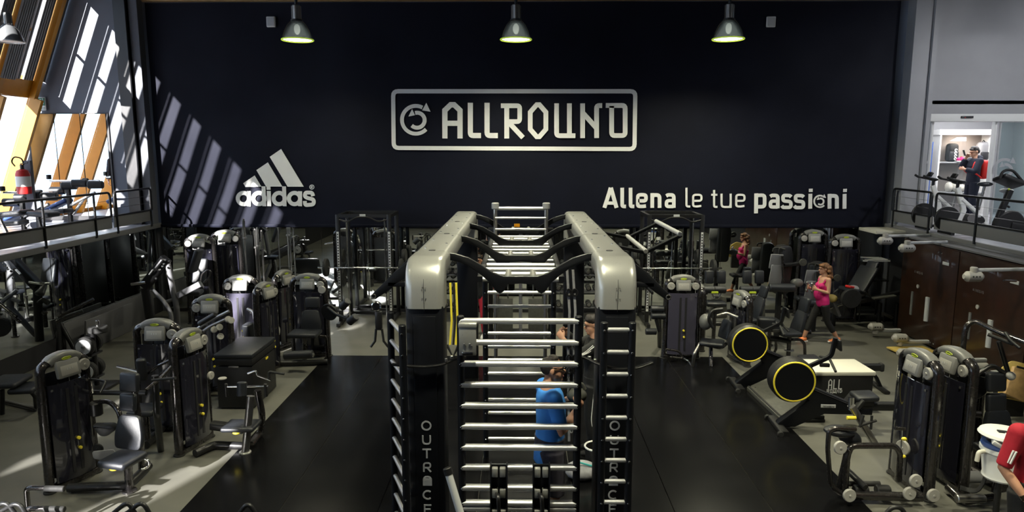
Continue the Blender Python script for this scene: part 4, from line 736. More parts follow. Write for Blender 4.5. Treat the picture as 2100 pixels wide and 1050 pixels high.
# ---- rowers
def rower(label, px, py, Y, rzz):
    p = W(px, py, Y); z0 = p.z; t = thing('rowing_machine', label, 'rowing machine', (p.x, Y, 0), rzz)
    part(t, 'flywheel_housing', 'plastic', C(.31, .24, (0, .04, z0), (0, 1, 0), 36, bev=.05)); part(t, 'ring', 'yellow', TB([(.272*cos(a), -.085, z0+.272*sin(a)) for a in [i*pi/20 for i in range(40)]], .013, closed=True, seg=8)); part(t, 'disc_face', 'rigblack', C(.262, .02, (0, -.082, z0), (0, 1, 0), 36))
    b = part(t, 'body', 'rigblack', PR([(.1, z0+.04), (.25, z0-.09), (1.0, z0-.40), (1.1, .33), (1.1, .24), (.46, .24), (.07, .04), (-.17, .04), (-.15, .1), (.25, .43), (.18, z0-.22), (.05, z0-.2)], .13, .012, (0, .06, 0)))
    part(b, 'side_groove', 'darkcol', BAR([(.28, -.008, z0-.125), (.95, -.008, z0-.4)], .02, .008, .003)); bd = part(t, 'name_badge', 'light', B(.2, .012, .05, (.5, -.01, .36), r=.01, seg=3)); part(bd, 'lettering', 'darkcol', *word('TECHNOGYM', .425, .355, .02, -.0165))
    part(t, 'front_foot', 'plastic', BAR([(-.14, -.26, .04), (-.14, .34, .04)], .12, .07, .02)); [part(t, 'roller', 'rubber', C(.04, .05, (-.2, yy, .04), (0, 1, 0))) for yy in (-.26, .34)]
    part(t, 'rail', 'plastic', BAR([(.95, .06, .345), (2.15, .06, .37)], .1, .11, .02)); part(t, 'rail_cap', 'rubber', B(.07, .12, .14, (2.15, .06, .37), r=.03)); part(t, 'rear_leg', 'rigblack', BAR([(1.95, .06, .34), (2.08, .06, .2), (2.16, .06, .04)], .08, .05, .01)); part(t, 'rear_foot', 'plastic', BAR([(2.15, -.2, .03), (2.15, .32, .03)], .09, .05, .02))
    part(t, 'seat', 'pad', B(.3, .3, .08, (1.0, .06, .49), (0, -4, 0), r=.035, seg=3)); part(t, 'seat_carriage', 'plastic', B(.22, .14, .09, (1.0, .06, .42), r=.01)); [part(t, 'footrest', 'plastic', B(.05, .12, .22, (.86, yy, .4), (0, 35, 0), r=.02)) for yy in (-.09, .21)]
    part(t, 'arm', 'rigblack', BAR([(.2, .06, z0+.16), (.52, .06, z0+.33), (.56, .06, z0+.58)], .06, .045, .012, .06, up=(0, 1, 0))); part(t, 'display', 'plastic', B(.03, .2, .15, (.6, .06, z0+.5), (0, -8, 0), r=.01)); part(t, 'handlebar', 'rubber', TB([(.48, -.22, z0+.2), (.5, .06, z0+.29), (.48, .34, z0+.24)], .018, .05)); part(t, 'handle_holder', 'plastic', BAR([(.38, .06, z0+.2), (.5, .06, z0+.2)], .05, .05, .01))
    return t
SEG = {'T': [[(-.4, .5), (.4, .5)], [(0, .5), (0, -.5)]], 'E': [[(.35, .5), (-.35, .5), (-.35, -.5), (.35, -.5)], [(-.35, 0), (.25, 0)]], 'C': [[(.35, .5), (-.35, .5), (-.35, -.5), (.35, -.5)]], 'H': [[(-.35, .5), (-.35, -.5)], [(.35, .5), (.35, -.5)], [(-.35, 0), (.35, 0)]],
       'N': [[(-.35, -.5), (-.35, .5), (.35, -.5), (.35, .5)]], 'O': [[(-.35, .5), (.35, .5), (.35, -.5), (-.35, -.5), (-.35, .5)]], 'G': [[(.35, .5), (-.35, .5), (-.35, -.5), (.35, -.5), (.35, 0), (.05, 0)]], 'Y': [[(-.38, .5), (0, 0), (0, -.5)], [(.38, .5), (0, 0)]], 'M': [[(-.4, -.5), (-.4, .5), (0, -.1), (.4, .5), (.4, -.5)]],
       'A': [[(-.36, -.5), (-.36, .25), (0, .5), (.36, .25), (.36, -.5)], [(-.36, -.05), (.36, -.05)]], 'L': [[(-.3, .5), (-.3, -.5), (.35, -.5)]], 'R': [[(-.34, -.5), (-.34, .5), (.34, .5), (.34, .02), (-.34, .02)], [(0, .02), (.36, -.5)]], 'U': [[(-.35, .5), (-.35, -.5), (.35, -.5), (.35, .5)]], 'D': [[(-.35, -.5), (-.35, .5), (.35, .3), (.35, -.3), (-.35, -.5)]], 'K': [[(-.34, .5), (-.34, -.5)], [(.36, .5), (-.3, 0), (.36, -.5)]], 'I': [[(0, .5), (0, -.5)]], 'S': [[(.35, .5), (-.35, .5), (-.35, 0), (.35, 0), (.35, -.5), (-.35, -.5)]]}
def word(s, x, z, h, y, wk=.85, tk=.16, t=.003):
    out = []
    for i, ch in enumerate(s):
        for st in SEG.get(ch, []): out.append(RB([(x+i*h*wk+a*h*.72+h*.35, z+b*h) for a, b in st], tk*h, t, y=y-.0006*len(out)))
    return out
rower('rowing machine with a yellow-ringed flywheel, nearer of two, in front of the white-topped box', 1625, 779, 9.25, -3); rower('rowing machine with a yellow-ringed flywheel, farther of two, behind the white-topped box', 1535, 704, 10.95, -2)
# branded box
q = thing('jump_box', 'black box with a white lid and printed white words between the rowing machines', 'box', (4.74, 10.17, 0), 1)
part(q, 'body', 'plastic', B(.84, .6, .58, (0, 0, .29), r=.01)); part(q, 'lid', 'cork', B(.88, .64, .06, (0, 0, .61), r=.01))
part(q, 'print', 'white', *[RB([(-.21+i*.075+a, .45+b) for a, b in s_], .014, .003, y=-.301) for i, s_ in ((0, [(-.022, -.07), (-.022, .045), (0, .07), (.022, .045), (.022, -.07)]), (0, [(-.022, -.015), (.022, -.015)]), (1, [(-.022, .07), (-.022, -.07), (.025, -.07)]), (2, [(-.022, .07), (-.022, -.07), (.025, -.07)]))], *word('ROUND', -.255, .345, .05, -.301, .95, .17), *[RB(arc(-.14, .29, .035, 30, 150, 6), .008, .003, y=-.301)])
q = thing('exercise_platform', 'dark grey exercise platform lying on the floor between the rowing machines', 'platform', (3.98, 10.2, 0), 2); part(q, 'deck', 'platform', B(.62, 1.3, .07, (0, 0, .035), r=.012)); part(q, 'border', 'rubber', B(.03, 1.3, .012, (-.28, 0, .074)), B(.03, 1.3, .012, (.28, 0, .074)), B(.56, .03, .012, (0, -.62, .074))); part(q, 'stud', 'chrome', C(.012, .01, (-.2, .58, .076), seg=8))
q = thing('foot_block', 'small stacked black foot block with a chrome plate behind the nearer rowing machine', 'block', G(1661, 862)); part(q, 'block', 'rubber', B(.36, .18, .05, (0, 0, .025), r=.01)); part(q, 'block', 'rubber', B(.34, .17, .05, (0, 0, .077), r=.01)); part(q, 'plate', 'chrome', B(.24, .1, .012, (.0, 0, .11), (0, 4, 0), r=.003))
# ---- near right: abductor machine with two towers
t1 = tower('left of the two tall weight towers at the lower right, with roller frame in front', 4.5, 7.62, -86, 1.6, .66); t2 = tower('right of the two tall weight towers at the lower right, joined to a backrest machine', 4.98, 7.78, -86, 1.58, .66)
P = lambda px, py, Y=7.3: W(px, py, Y)
tub(t1, 'front_post', [P(1703, 990), P(1697, 920), P(1700, 884), P(1712, 878), P(1755, 880)], .026, .08); wpart(t1, 'saddle', 'pad', xf(ES(.2, .13, .06), P(1722, 884, 7.4), (0, 8, 20))); wpart(t1, 'saddle', 'pad', xf(ES(.14, .12, .09), P(1742, 897, 7.45), (0, 25, 20)))
tub(t1, 'arch_frame', [G(1733, 1008, .08), P(1737, 935), P(1745, 914), P(1835, 914), P(1846, 930), P(1842, 985, 7.4)], .035, .12); tub(t1, 'rear_leg', [P(1740, 920), P(1722, 1000, 7.4)], .04, 0); tub(t1, 'diagonal', [P(1735, 962, 7.5), P(1775, 1000, 7.2)], .035, 0, 'black')
wpart(t1, 'slanted_post', 'steel', BAR([P(1746, 832, 7.5), P(1795, 912, 7.5)], .1, .07, .02)); wpart(t1, 'post_head', 'chrome', BAR([P(1746, 815, 7.5), P(1745, 840, 7.5)], .06, .04, .01)); wpart(t1, 'lock_knob', 'yellow', C(.022, .1, P(1746, 857, 7.45), (1, 0, 0), 10))
for a, b, c in (((1765, 872), (1797, 862), .017), ((1763, 876), (1771, 851), .015), ((1786, 880), (1788, 852), .014)): wpart(t1, 'grip', 'rubber', TB([P(*a, 7.4), P(*b, 7.4)], c))
tub(t1, 'floor_beam', [G(1735, 1015, .09), G(1890, 1020, .09)], .05, 0); [wpart(t1, 'sleeve', 'plastic', C(.058, .15, P(a_, 1005), (1, 0, -.02))) for a_ in (1765, 1810)]; tub(t1, 'foot_bar', [P(1732, 992, 7.4), P(1804, 992, 7.4)], .03, 0, 'rubber')
for px, py in ((1723, 918), (1742, 1016), (1865, 1012), (1878, 986), (1914, 1016)): disc(t1, P(px, py, 7.12), .072, (.1, -1, .1))
disc(t1, P(1852, 918, 7.5), .085, (-1, -.4, 0)); tub(t1, 'rod', [P(1850, 880, 7.5), P(1848, 985, 7.5)], .012, 0, 'chrome'); tub(t1, 'linkage', [P(1835, 878, 7.5), P(1856, 880, 7.5)], .02, 0); [wpart(t1, 'knob', 'yellow', ES(.03, .02, .02, P(*c_, 7.3))) for c_ in ((1854, 900), (1852, 936))]
tub(t1, 'lever_end', [P(1703, 990), P(1712, 1003), P(1725, 1012)], .03, .03)
P = lambda px, py, Y=7.7: W(px, py, Y)
pad(t2, 'head_pad', P(2042, 783), .235, .08, .225, 6, -6); pad(t2, 'back_pad', P(2042, 826), .235, .08, .225, 6, -6); back(t2, P(2045, 876, 7.65), .36, .4, 6, -8); pad(t2, 'seat', P(2047, 925, 7.5), .36, .38, .09, 6)
tub(t2, 'arch_bar', [P(1972, 752, 7.9), P(1977, 690, 7.9), P(1982, 666, 7.9), P(2000, 658, 7.9), P(2048, 682, 7.7), P(2110, 705, 7.5)], .03, .14); tub(t2, 'lever_grip', [P(2062, 682, 7.6), P(2072, 698, 7.5), P(2092, 714, 7.4)], .018, .04, 'plastic'); tub(t2, 'lever_grip', [P(2026, 686, 7.7), P(2056, 697, 7.6), P(2078, 706, 7.5)], .02, .03, 'rubber')
tub(t2, 'yoke', [P(1975, 753, 7.9), P(2000, 765, 7.8), P(2020, 768, 7.8)], .04, .06); tub(t2, 'side_arm', [P(2048, 700, 7.7), P(2060, 740, 7.7), P(2070, 772, 7.7)], .026, .06, 'black'); wpart(t2, 'end_knob', 'disc', ES(.05, .05, .05, P(2073, 771, 7.65))); wpart(t2, 'end_knob', 'disc', ES(.045, .045, .045, P(1978, 764, 7.85)))
wpart(t2, 'cam', 'plastic', C(.17, .08, P(1995, 790, 7.9), (0, 1, 0), 24)); tub(t2, 'linkage', [P(2000, 770, 7.7), P(2035, 748, 7.7), P(2060, 765, 7.7)], .025, .06, 'black')
tub(t2, 'back_post', [P(2012, 770, 8.0), P(2006, 860, 8.0), G(1998, 962)], .05, .05); tub(t2, 'back_post', [P(2030, 870, 7.9), P(2022, 900, 7.9), G(2012, 960)], .045, .03); tub(t2, 'cross_beam', [P(1970, 848, 7.9), P(2010, 850, 7.9)], .04, 0)
tub(t2, 'floor_beam', [G(1995, 965, .06), G(2060, 1000, .06)], .055, 0); tub(t2, 'floor_beam', [G(1945, 1000, .07), G(1975, 1028, .06), G(2040, 1020, .08)], .045, .06); tub(t2, 'seat_strut', [P(2040, 1010, 7.2), P(2050, 980, 7.2), P(2054, 940, 7.2)], .04, .08); wpart(t2, 'foam_roller', 'grey', C(.07, .55, P(2010, 978, 7.6), (1, 0, .02))); wpart(t2, 'foot_roller', 'steel', C(.045, .3, P(1990, 1022, 7.0), (1, 0, 0)))
wpart(t2, 'belt_strap', 'leggings', BAR([P(2023, 945, 7.0), P(2020, 985, 7.0), P(2005, 1008, 7.0), P(1985, 1005, 7.1), P(1970, 1000, 7.1)], .012, .05, .003, .12, up=(0, 1, 0)))
# wipes bucket on a stand
p = W(2050, 980, 6.85); q = thing('wipes_bucket', 'white round wipes bucket with lid and papers on a stand beside the man in red', 'bucket', (p.x, 6.85, 0)); z = p.z
part(q, 'bucket', 'white', LT([(.15, z), (.165, z+.02), (.16, z+.05), (.19, z+.3), (.205, z+.3), (.205, z+.34), (.18, z+.34)], 28)); part(q, 'blue_liner', 'blue2', LT([(.19, z+.34), (.2, z+.36), (.19, z+.39), (.17, z+.39)], 24)); part(q, 'lid', 'white', LT([(.22, z+.46), (.235, z+.475), (.22, z+.5), (.12, z+.515)], 28)); part(q, 'lid_slot', 'darkcol', B(.26, .06, .015, (.03, -.06, z+.515), (0, 4, -12), r=.006)); part(q, 'paper', 'white', B(.2, .12, .01, (.04, -.14, z+.5), (14, 3, -10)), B(.16, .08, .05, (-.12, -.13, z+.42), (20, 25, -20), r=.01))
part(q, 'handle', 'cork', TB([(-.2, -.02, z+.3), (-.27, -.04, z+.3), (-.28, -.04, z+.2)], .022, .03)); part(q, 'stand', 'black', C(.03, z, (0, 0, z/2)), C(.17, .03, (0, 0, .015), seg=24)); part(q, 'neck', 'plastic', C(.15, .1, (0, 0, z+.43), seg=20))
# ---- brown cable wall with arms
KX = 8.0
q = thing('cable_wall', 'long dark brown cable training wall with silver ball-joint arms under the right mezzanine', 'cable wall', (KX, 12, 0))
wpart(q, 'body', 'kin', B(.42, 7.0, 2.0, (KX+.24, 11.1, 1.02), r=.03)); wpart(q, 'top_plate', 'steelgrey', B(.46, 7.0, .04, (KX+.24, 11.1, 2.05), r=.01))
for i, y in enumerate((13.6, 11.75, 9.9)):
    wpart(q, 'front_panel', 'kin', B(.03, 1.83, 1.96, (KX+.02, y, 1.02), r=.01)); h_ = wpart(q, 'vertical_slot', 'light', TB([(KX-.0, y-.1, .5), (KX-.0, y-.1, .98)], .05)); wpart(q, 'vertical_slot', 'cap', TB([(KX, y+.45, .5), (KX, y+.45, .98)], .03)); wpart(q, 'round_cap', 'disc', C(.04, .02, (KX-.005, y+.28, 1.12), (1, 0, 0)))
    wpart(q, 'bolts', 'chrome', *[C(.02, .015, (KX-.002, y+dy, z_), (1, 0, 0), 8) for dy, z_ in ((-.3, 1.9), (-.4, 1.9), (-.3, .12), (-.4, .12))])
    wpart(q, 'lettering', 'grey', *[xf(s_, (KX-.0, y+.45, 0), (0, 0, -90)) for s_ in word('KINESIS', 0, 1.4, .04, 0, 1.1, .12)]); wpart(q, 'wall_badge', 'light', B(.01, .2, .06, (KX-.0, y-.55, 1.72), r=.004))
def karm(px, py, Y, L, up_, dirx=1):
    p = W(px, py, Y); a = wpart(q, 'arm', 'light', BAR([p+V((0, 0, .1*up_)), p+V((L*dirx, 0, .12*up_))], .05, .06, .02) if up_ > 0 else BAR([p+V((0, 0, -.08)), p+V((L*dirx, .1, -.1))], .08, .07, .02))
    wpart(a, 'ball_joint', 'disc', SW([p+V((-.15, 0, 0)), p+V((-.1, 0, 0)), p+V((.1, 0, 0)), p+V((.15, 0, 0))], circ(.085, 16), scale=[.45, 1, 1, .45])); wpart(a, 'joint_neck', 'disc', C(.055, .14, p+V((-.0, 0, .08*up_)), seg=14)); wpart(a, 'vents', 'darkcol', *[C(.013, .008, p+V((dx, -.085, .01)), (0, 1, 0), 8) for dx in (-.05, .0, .05)])
for a_ in ((1815, 494, 14.4, .9, 1), (1860, 509, 13.3, .75, 1), (1996, 567, 10.9, 1.0, 1), (1796, 670, 14.1, .55, -1), (1846, 693, 13.2, .6, -1), (1857, 724, 12.3, .5, -1), (1955, 730, 11.3, .6, -1), (2010, 755, 10.6, .5, -1)): karm(*a_)
tub(q, 'hanging_handle', [W(2058, 575, 10.9), W(2084, 576, 10.9)], .02, 0, 'chrome')
q = thing('step_board', 'pale wooden board lying on the floor by the brown wall', 'board', G(1872, 724)); part(q, 'board', 'ochre', B(.75, .5, .03, (0, 0, .05), (0, 0, 6), r=.006)); part(q, 'edge', 'wood', B(.75, .03, .05, (0, -.25, .03), (0, 0, 6), r=.004))
q = thing('step_board', 'yellow wooden board tilted on its side at the right edge of the picture', 'board', G(2090, 840)); p = W(2085, 785, 9.7)-q.location; part(q, 'board', 'ochre', xf(PR([(-.28, -.2), (.2, -.3), (.4, .2), (-.05, .32), (-.22, .2)], .03, .006, rr=.06), p, (-15, 0, 0))); part(q, 'step', 'wood', xf(B(.3, .06, .42, r=.01), p+V((-.02, -.05, 0)), (-15, 25, 0))); part(q, 'rubber_strip', 'leggings', xf(B(.3, .02, .03), p+V((.08, -.06, .22)), (0, 15, 0)), xf(B(.3, .02, .03), p+V((-.1, -.06, -.22)), (0, 15, 0))); part(q, 'support', 'black', B(.4, .1, .5, (p.x, p.y+.12, .25)))
# ball on a rack behind the wall
q = thing('storage_rack', 'low rack with a shelf near the mirrors in the right corner', 'rack', (7.9, 15.6, 0)); part(q, 'shelf', 'light', B(.6, .45, .04, (0, 0, 1.4))); part(q, 'shelf', 'black', B(.6, .45, .04, (0, 0, .95))); [part(q, 'post', 'black', C(.02, 1.45, (a, b, .72), seg=8)) for a in (-.28, .28) for b in (-.2, .2)]
single('exercise_ball', 'dark grey exercise ball on the rack in the right corner', 'ball', 'platform', ES(.22, .22, .2, (0, 0, .2), seg=22, rings=14), loc=(7.9, 15.6, .97))
# ================================================================ MEZZANINES
Z2 = 2.14
YD = 16.2
def wx(px, y): return W(px, y, YD).x
x0, xa, xb, x1 = W(1852, 300, YD).x, W(1907, 300, YD).x, W(2046, 300, YD).x, 13.05
dr = struct('door_1', 'white', B(x1-x0+.1, .22, .17, ((x0+x1)/2, YD-.03, 4.55), r=.01))
part(dr, 'end_block', 'darkcol', B(.05, .23, .17, (x0-.06, YD-.03, 4.55))); sn = W(1983, 239, YD-.15); part(dr, 'sensor', 'darkcol', B(.26, .05, .05, (sn.x, YD-.16, 4.56), r=.008)); part(dr, 'sensor_light', 'red', B(.02, .01, .02, (sn.x-.06, YD-.188, 4.55)))
for a, b in ((x0, xa), (xb, x1)):
    part(dr, 'door_leaf', 'doorglass', B(b-a, .015, 2.3, ((a+b)/2, YD, 3.3)))
    part(dr, 'leaf_frame', 'light', B(.035, .04, 2.33, (a+.017, YD, 3.3)), B(.035, .04, 2.33, (b-.017, YD, 3.3)))
part(dr, 'jamb', 'white', B(.05, .12, 2.33, (xa+.05, YD+.1, 3.3)), B(.05, .12, 2.33, (xb-.05, YD+.1, 3.3)))
for cx in (355, 985):
    st, hd = carrow(cx, 590, .76)
    o_ = part(dr, 'round_arrow_logo', 'frost', *[RB([(lambda q: (q.x, q.z))(W(1780+a/3.5, 180+b/3.5, YD-.02)) for a, b in pp], wd/3.5*(YD/1430)*.95, .006, y=YD-.012) for pp, wd in st])
    for h in hd: part(o_, 'arrow_head', 'frost', PR([(lambda q: (q.x, q.z))(W(1780+a/3.5, 180+b/3.5, YD-.02)) for a, b in h], .006, 0, (0, YD-.016, 0)))
struct('floor_lobby', 'concrete', B(4.8, 3.2, .1, (11.2, 17.9, 2.09))); struct('wall_lobby', 'wallpale', B(4.8, .1, 3.2, (11.2, 19.4, 3.7)), B(.1, 3.2, 3.2, (8.95, 17.9, 3.7)), B(.1, 3.2, 3.2, (13.4, 17.9, 3.7)))
ce = struct('ceiling_lobby', 'white', B(4.8, 3.2, .08, (11.2, 17.9, 4.9)))
part(ce, 'light_panel', 'lit', B(3.2, 1.4, .02, (11.3, 17.6, 4.85)))
lamp('lobby_panel_light', 'AREA', (11.3, 17.5, 4.82), 110, (.96, .97, 1), (11.3, 17.5, 0), size=2.2)
YS_ = 18.7
sc = thing('showcase', 'tall lit glass display cabinet of sports gear behind the sliding door', 'cabinet', (W(1985, 400, YS_).x, YS_, Z2))
sa, sb = W(1926, 300, YS_).x, W(2030, 300, YS_).x; zt = W(1985, 275, YS_).z
wpart(sc, 'back_panel', 'shadegrey', B(sb-sa, .03, zt-Z2, ((sa+sb)/2, YS_+.35, (zt+Z2)/2))); wpart(sc, 'side_panel', 'white', B(.04, .4, zt-Z2, (sa, YS_+.15, (zt+Z2)/2))); wpart(sc, 'side_panel', 'white', B(.04, .4, zt-Z2, (sb, YS_+.15, (zt+Z2)/2)))
wpart(sc, 'header', 'white', B(sb-sa+.1, .42, .14, ((sa+sb)/2, YS_+.15, zt+.05)))
for py in (333, 395): z = W(1985, py, YS_).z; wpart(sc, 'shelf', 'light', B(sb-sa, .36, .03, ((sa+sb)/2, YS_+.16, z)))
wpart(sc, 'glass_pane', 'glass', B(.62, .008, zt-Z2-.1, (sa+.35, YS_-.05, (zt+Z2)/2))); wpart(sc, 'blue_edge', 'blue2', B(.12, .02, 1.9, (sa-.22, YS_, Z2+.95)))
lamp('showcase_lamp', 'AREA', ((sa+sb)/2, YS_-.1, zt-.1), 14, (1, .88, .75), ((sa+sb)/2, YS_+.4, 2.6), size=.5)
z = W(1985, 333, YS_).z+.015
p = W(1950, 331, YS_+.12); q = thing('backpack', 'black backpack with white print standing on the display shelf', 'backpack', (p.x, p.y, z)); part(q, 'body', 'leggings', B(.3, .2, .48, (0, 0, .24), r=.09, seg=4)); part(q, 'pocket', 'darkcol', B(.24, .06, .24, (0, -.1, .15), r=.03)); part(q, 'print', 'white', *[RB([(x+.03, zz) for x, zz in arc(0, .08+.075*k, .03, 0, 300, 6)], .02, .004, y=-.13) for k in range(4)])
p = W(2013, 331, YS_+.12); q = thing('backpack', 'dark grey backpack hanging behind the man with the red rucksack', 'backpack', (p.x, p.y, z)); part(q, 'body', 'grey', B(.32, .22, .52, (0, 0, .26), r=.1, seg=4)); part(q, 'pocket', 'darkcol', B(.22, .06, .2, (0, -.11, .16), r=.03)); part(q, 'handle', 'leggings', TB([(-.05, 0, .5), (0, 0, .56), (.05, 0, .5)], .012))
for dx in (-.06, .08): q = thing('shoe', 'pink sports shoe on the display shelf, '+('left' if dx < 0 else 'right')+' of the pair', 'shoe', (W(1969, 331, YS_).x+dx, YS_+.06, z)); part(q, 'upper', 'pink', ES(.055, .13, .06, (0, 0, .06))); part(q, 'sole', 'white', B(.1, .26, .025, (0, 0, .015), r=.01)); part(q, 'tongue', 'red', B(.04, .05, .06, (0, .03, .11), r=.01))
z3 = W(1985, 395, YS_).z+.015
for i, (px, s_) in enumerate(((1945, .12), (1957, .13), (1970, .1), (1979, .09))): p = W(px, 390, YS_+.05); q = thing('boxing_glove', ['leftmost', 'second from left', 'third from left', 'rightmost'][i]+' of the cream gloves on the lower display shelf', 'glove', (p.x, p.y, z3)); part(q, 'mitt', 'cork', ES(s_*.8, s_, s_*1.1, (0, 0, s_*1.1))); part(q, 'cuff', 'white', C(s_*.55, s_*.8, (0, .02, s_*.4), seg=14)); part(q, 'thumb', 'cork', ES(s_*.3, s_*.4, s_*.5, (s_*.7, -.03, s_*.9)))
# bikes
def bike(label, px, Y):
    x = W(px, 420, Y).x; q = thing('spin_bike', label, 'bike', (x, Y, Z2), -4)
    part(q, 'frame', 'white', BAR([(-.28, 0, .95), (-.14, 0, .56), (-.12, 0, .5), (-.24, 0, .1)], .1, .07, .02), BAR([(-.18, 0, .72), (.1, 0, .48), (.34, 0, .2)], .1, .07, .02))
    part(q, 'flywheel', 'plastic', C(.25, .05, (-.42, 0, .32), (0, 1, 0), 28)); part(q, 'belt_cover', 'plastic', xf(PR([(-.16, -.08), (-.1, .1), (.25, .04), (.3, -.08), (.05, -.13)], .1, .02, rr=.06), (.0, -.02, .34))); part(q, 'crank', 'steel', C(.1, .02, (.02, -.08, .34), (0, 1, 0))); part(q, 'pedal', 'plastic', B(.1, .09, .03, (.12, -.14, .26), r=.01)); part(q, 'badge', 'light', B(.12, .008, .035, (.12, -.078, .38), r=.004))
    part(q, 'seat_post', 'steel', C(.026, .5, (.2, 0, .75), (.15, 0, 1))); part(q, 'saddle', 'pad', ES(.15, .085, .05, (.24, 0, 1.02))); part(q, 'handlebar', 'rubber', TB([(-.5, -.2, 1.12), (-.3, -.22, 1.08), (-.26, 0, 1.05), (-.3, .22, 1.08), (-.5, .2, 1.12)], .02, .06)); part(q, 'bar_end', 'rubber', TB([(-.5, -.2, 1.12), (-.58, -.17, 1.16)], .024), TB([(-.5, .2, 1.12), (-.58, .17, 1.16)], .024)); part(q, 'console', 'plastic', B(.05, .16, .1, (-.36, 0, 1.18), (0, 30, 0), r=.012)); part(q, 'stem', 'black', C(.03, .2, (-.28, 0, 1.0), seg=10))
    part(q, 'stabilizer', 'black', BAR([(-.42, -.26, .04), (-.42, .26, .04)], .07, .05)); part(q, 'stabilizer', 'black', BAR([(.42, -.26, .04), (.42, .26, .04)], .07, .05)); part(q, 'base_beam', 'black', BAR([(-.42, 0, .08), (.42, 0, .1)], .08, .06))
bike('white-framed spin bike on the right mezzanine, left of two in front of the doorway', 1938, 15.0); bike('white-framed spin bike on the right mezzanine, right of two in front of the doorway', 1990, 14.1)
P = lambda a, b, Y=14.0: W(a, b, Y)
q = thing('cardio_bike', 'dark exercise bike with looped handle over its console at the right mezzanine edge', 'bike', (P(2060, 450).x, 14.0, Z2))
wpart(q, 'post', 'black', BAR([P(2072, 390), P(2050, 440), V((P(2040, 470).x, 14.0, Z2+.1))], .1, .12, .03)); wpart(q, 'console', 'plastic', xf(B(.46, .34, .09, r=.03, seg=3), P(2069, 372), (-20, 22, 0))); wpart(q, 'loop_handle', 'rubber', TB([P(2050, 366, 13.9), P(2056, 352, 13.9), P(2066, 348, 13.9), P(2078, 350, 13.9), P(2097, 372, 13.9)], .026, .06)); wpart(q, 'drive_cover', 'plastic', C(.3, .16, P(2068, 462), (0, 1, 0), 28)); wpart(q, 'seat', 'light', ES(.14, .09, .05, P(2064, 391, 14.3))); wpart(q, 'seat_post', 'steel', C(.03, .6, P(2060, 412, 14.3))); wpart(q, 'lever', 'rubber', TB([P(2060, 420), P(2070, 425)], .02)); wpart(q, 'tail', 'plastic', BAR([P(2068, 462), P(2110, 470)], .2, .16, .04)); wpart(q, 'light_dot', 'lime', ES(.02, .02, .02, P(2069, 388, 13.93)))
wpart(q, 'base', 'black', B(.9, .4, .08, (P(2075, 470).x, 14.0, Z2+.04), r=.02))
# ---- left mezzanine
mir = struct('wall_mirror_mezzanine', 'darkcol', B(W(228, 300, YB).x-W(62, 300, YB).x, .03, W(1, 232, YB).z-2.2, ((W(228, 300, YB).x+W(62, 300, YB).x)/2, YB-.02, (W(1, 232, YB).z+2.2)/2)))
for i in range(3):
    a = W(66+53*i, 300, YB).x; b = W(66+53*(i+1)-1, 300, YB).x
    part(mir, 'mirror_panel', 'mirror', B(b-a-.01, .01, W(1, 234, YB).z-2.3, ((a+b)/2, YB-.042, (W(1, 234, YB).z+2.3)/2)))
p = W(86, 213, YB-.03); q = thing('exit_sign', 'small green and white emergency exit sign on the grey wall above the mezzanine mirror', 'sign', p)
part(q, 'plate', 'white', B(.19, .02, .3, r=.004)); part(q, 'green_field', 'sign', B(.16, .006, .17, (0, -.012, .045))); part(q, 'door_symbol', 'white', B(.05, .004, .12, (-.035, -.016, .045))); part(q, 'running_figure', 'white', *[RB(s_, .016, .003, y=-.0155) for s_ in ([(.03, .09), (.025, .04), (.05, .0)], [(.025, .04), (.0, .0)], [(.005, .06), (.03, .075), (.055, .055)])], C(.013, .004, (.035, -.016, .108), (0, 1, 0), 10)); part(q, 'lettering', 'sign', *[B(.02, .003, .012, (-.06+.03*i, -.0115, -.085)) for i in range(5)], *[B(.02, .003, .012, (-.06+.03*i, -.0115, -.115)) for i in range(5)])
p = W(48, 372, 13.6); q = thing('fire_extinguisher', 'red fire extinguisher hanging on a thin post at the far left of the mezzanine', 'extinguisher', (p.x, 13.6, p.z))
part(q, 'cylinder', 'red', LT([(.06, -.25), (.12, -.24), (.125, -.2), (.125, .14), (.1, .21), (.04, .24)], 20)); part(q, 'label_sheet', 'white', LT([(.1265, -.1), (.1275, -.1), (.1275, .1), (.1265, .1)], 20)); part(q, 'valve', 'darkcol', C(.035, .1, (0, 0, .28))); part(q, 'handle', 'darkcol', BAR([(-.02, 0, .34), (.12, 0, .36)], .03, .02)); part(q, 'hose', 'rubber', TB([(.04, 0, .32), (.02, 0, .45), (-.14, 0, .48), (-.2, 0, .38), (-.1, -.05, .3)], .014, .08)); part(q, 'wall_post', 'wallgrey', B(.14, .06, 1.5, (.0, .17, -.5+.15)))
P = lambda a, b, Y=14.6: W(a, b, Y)
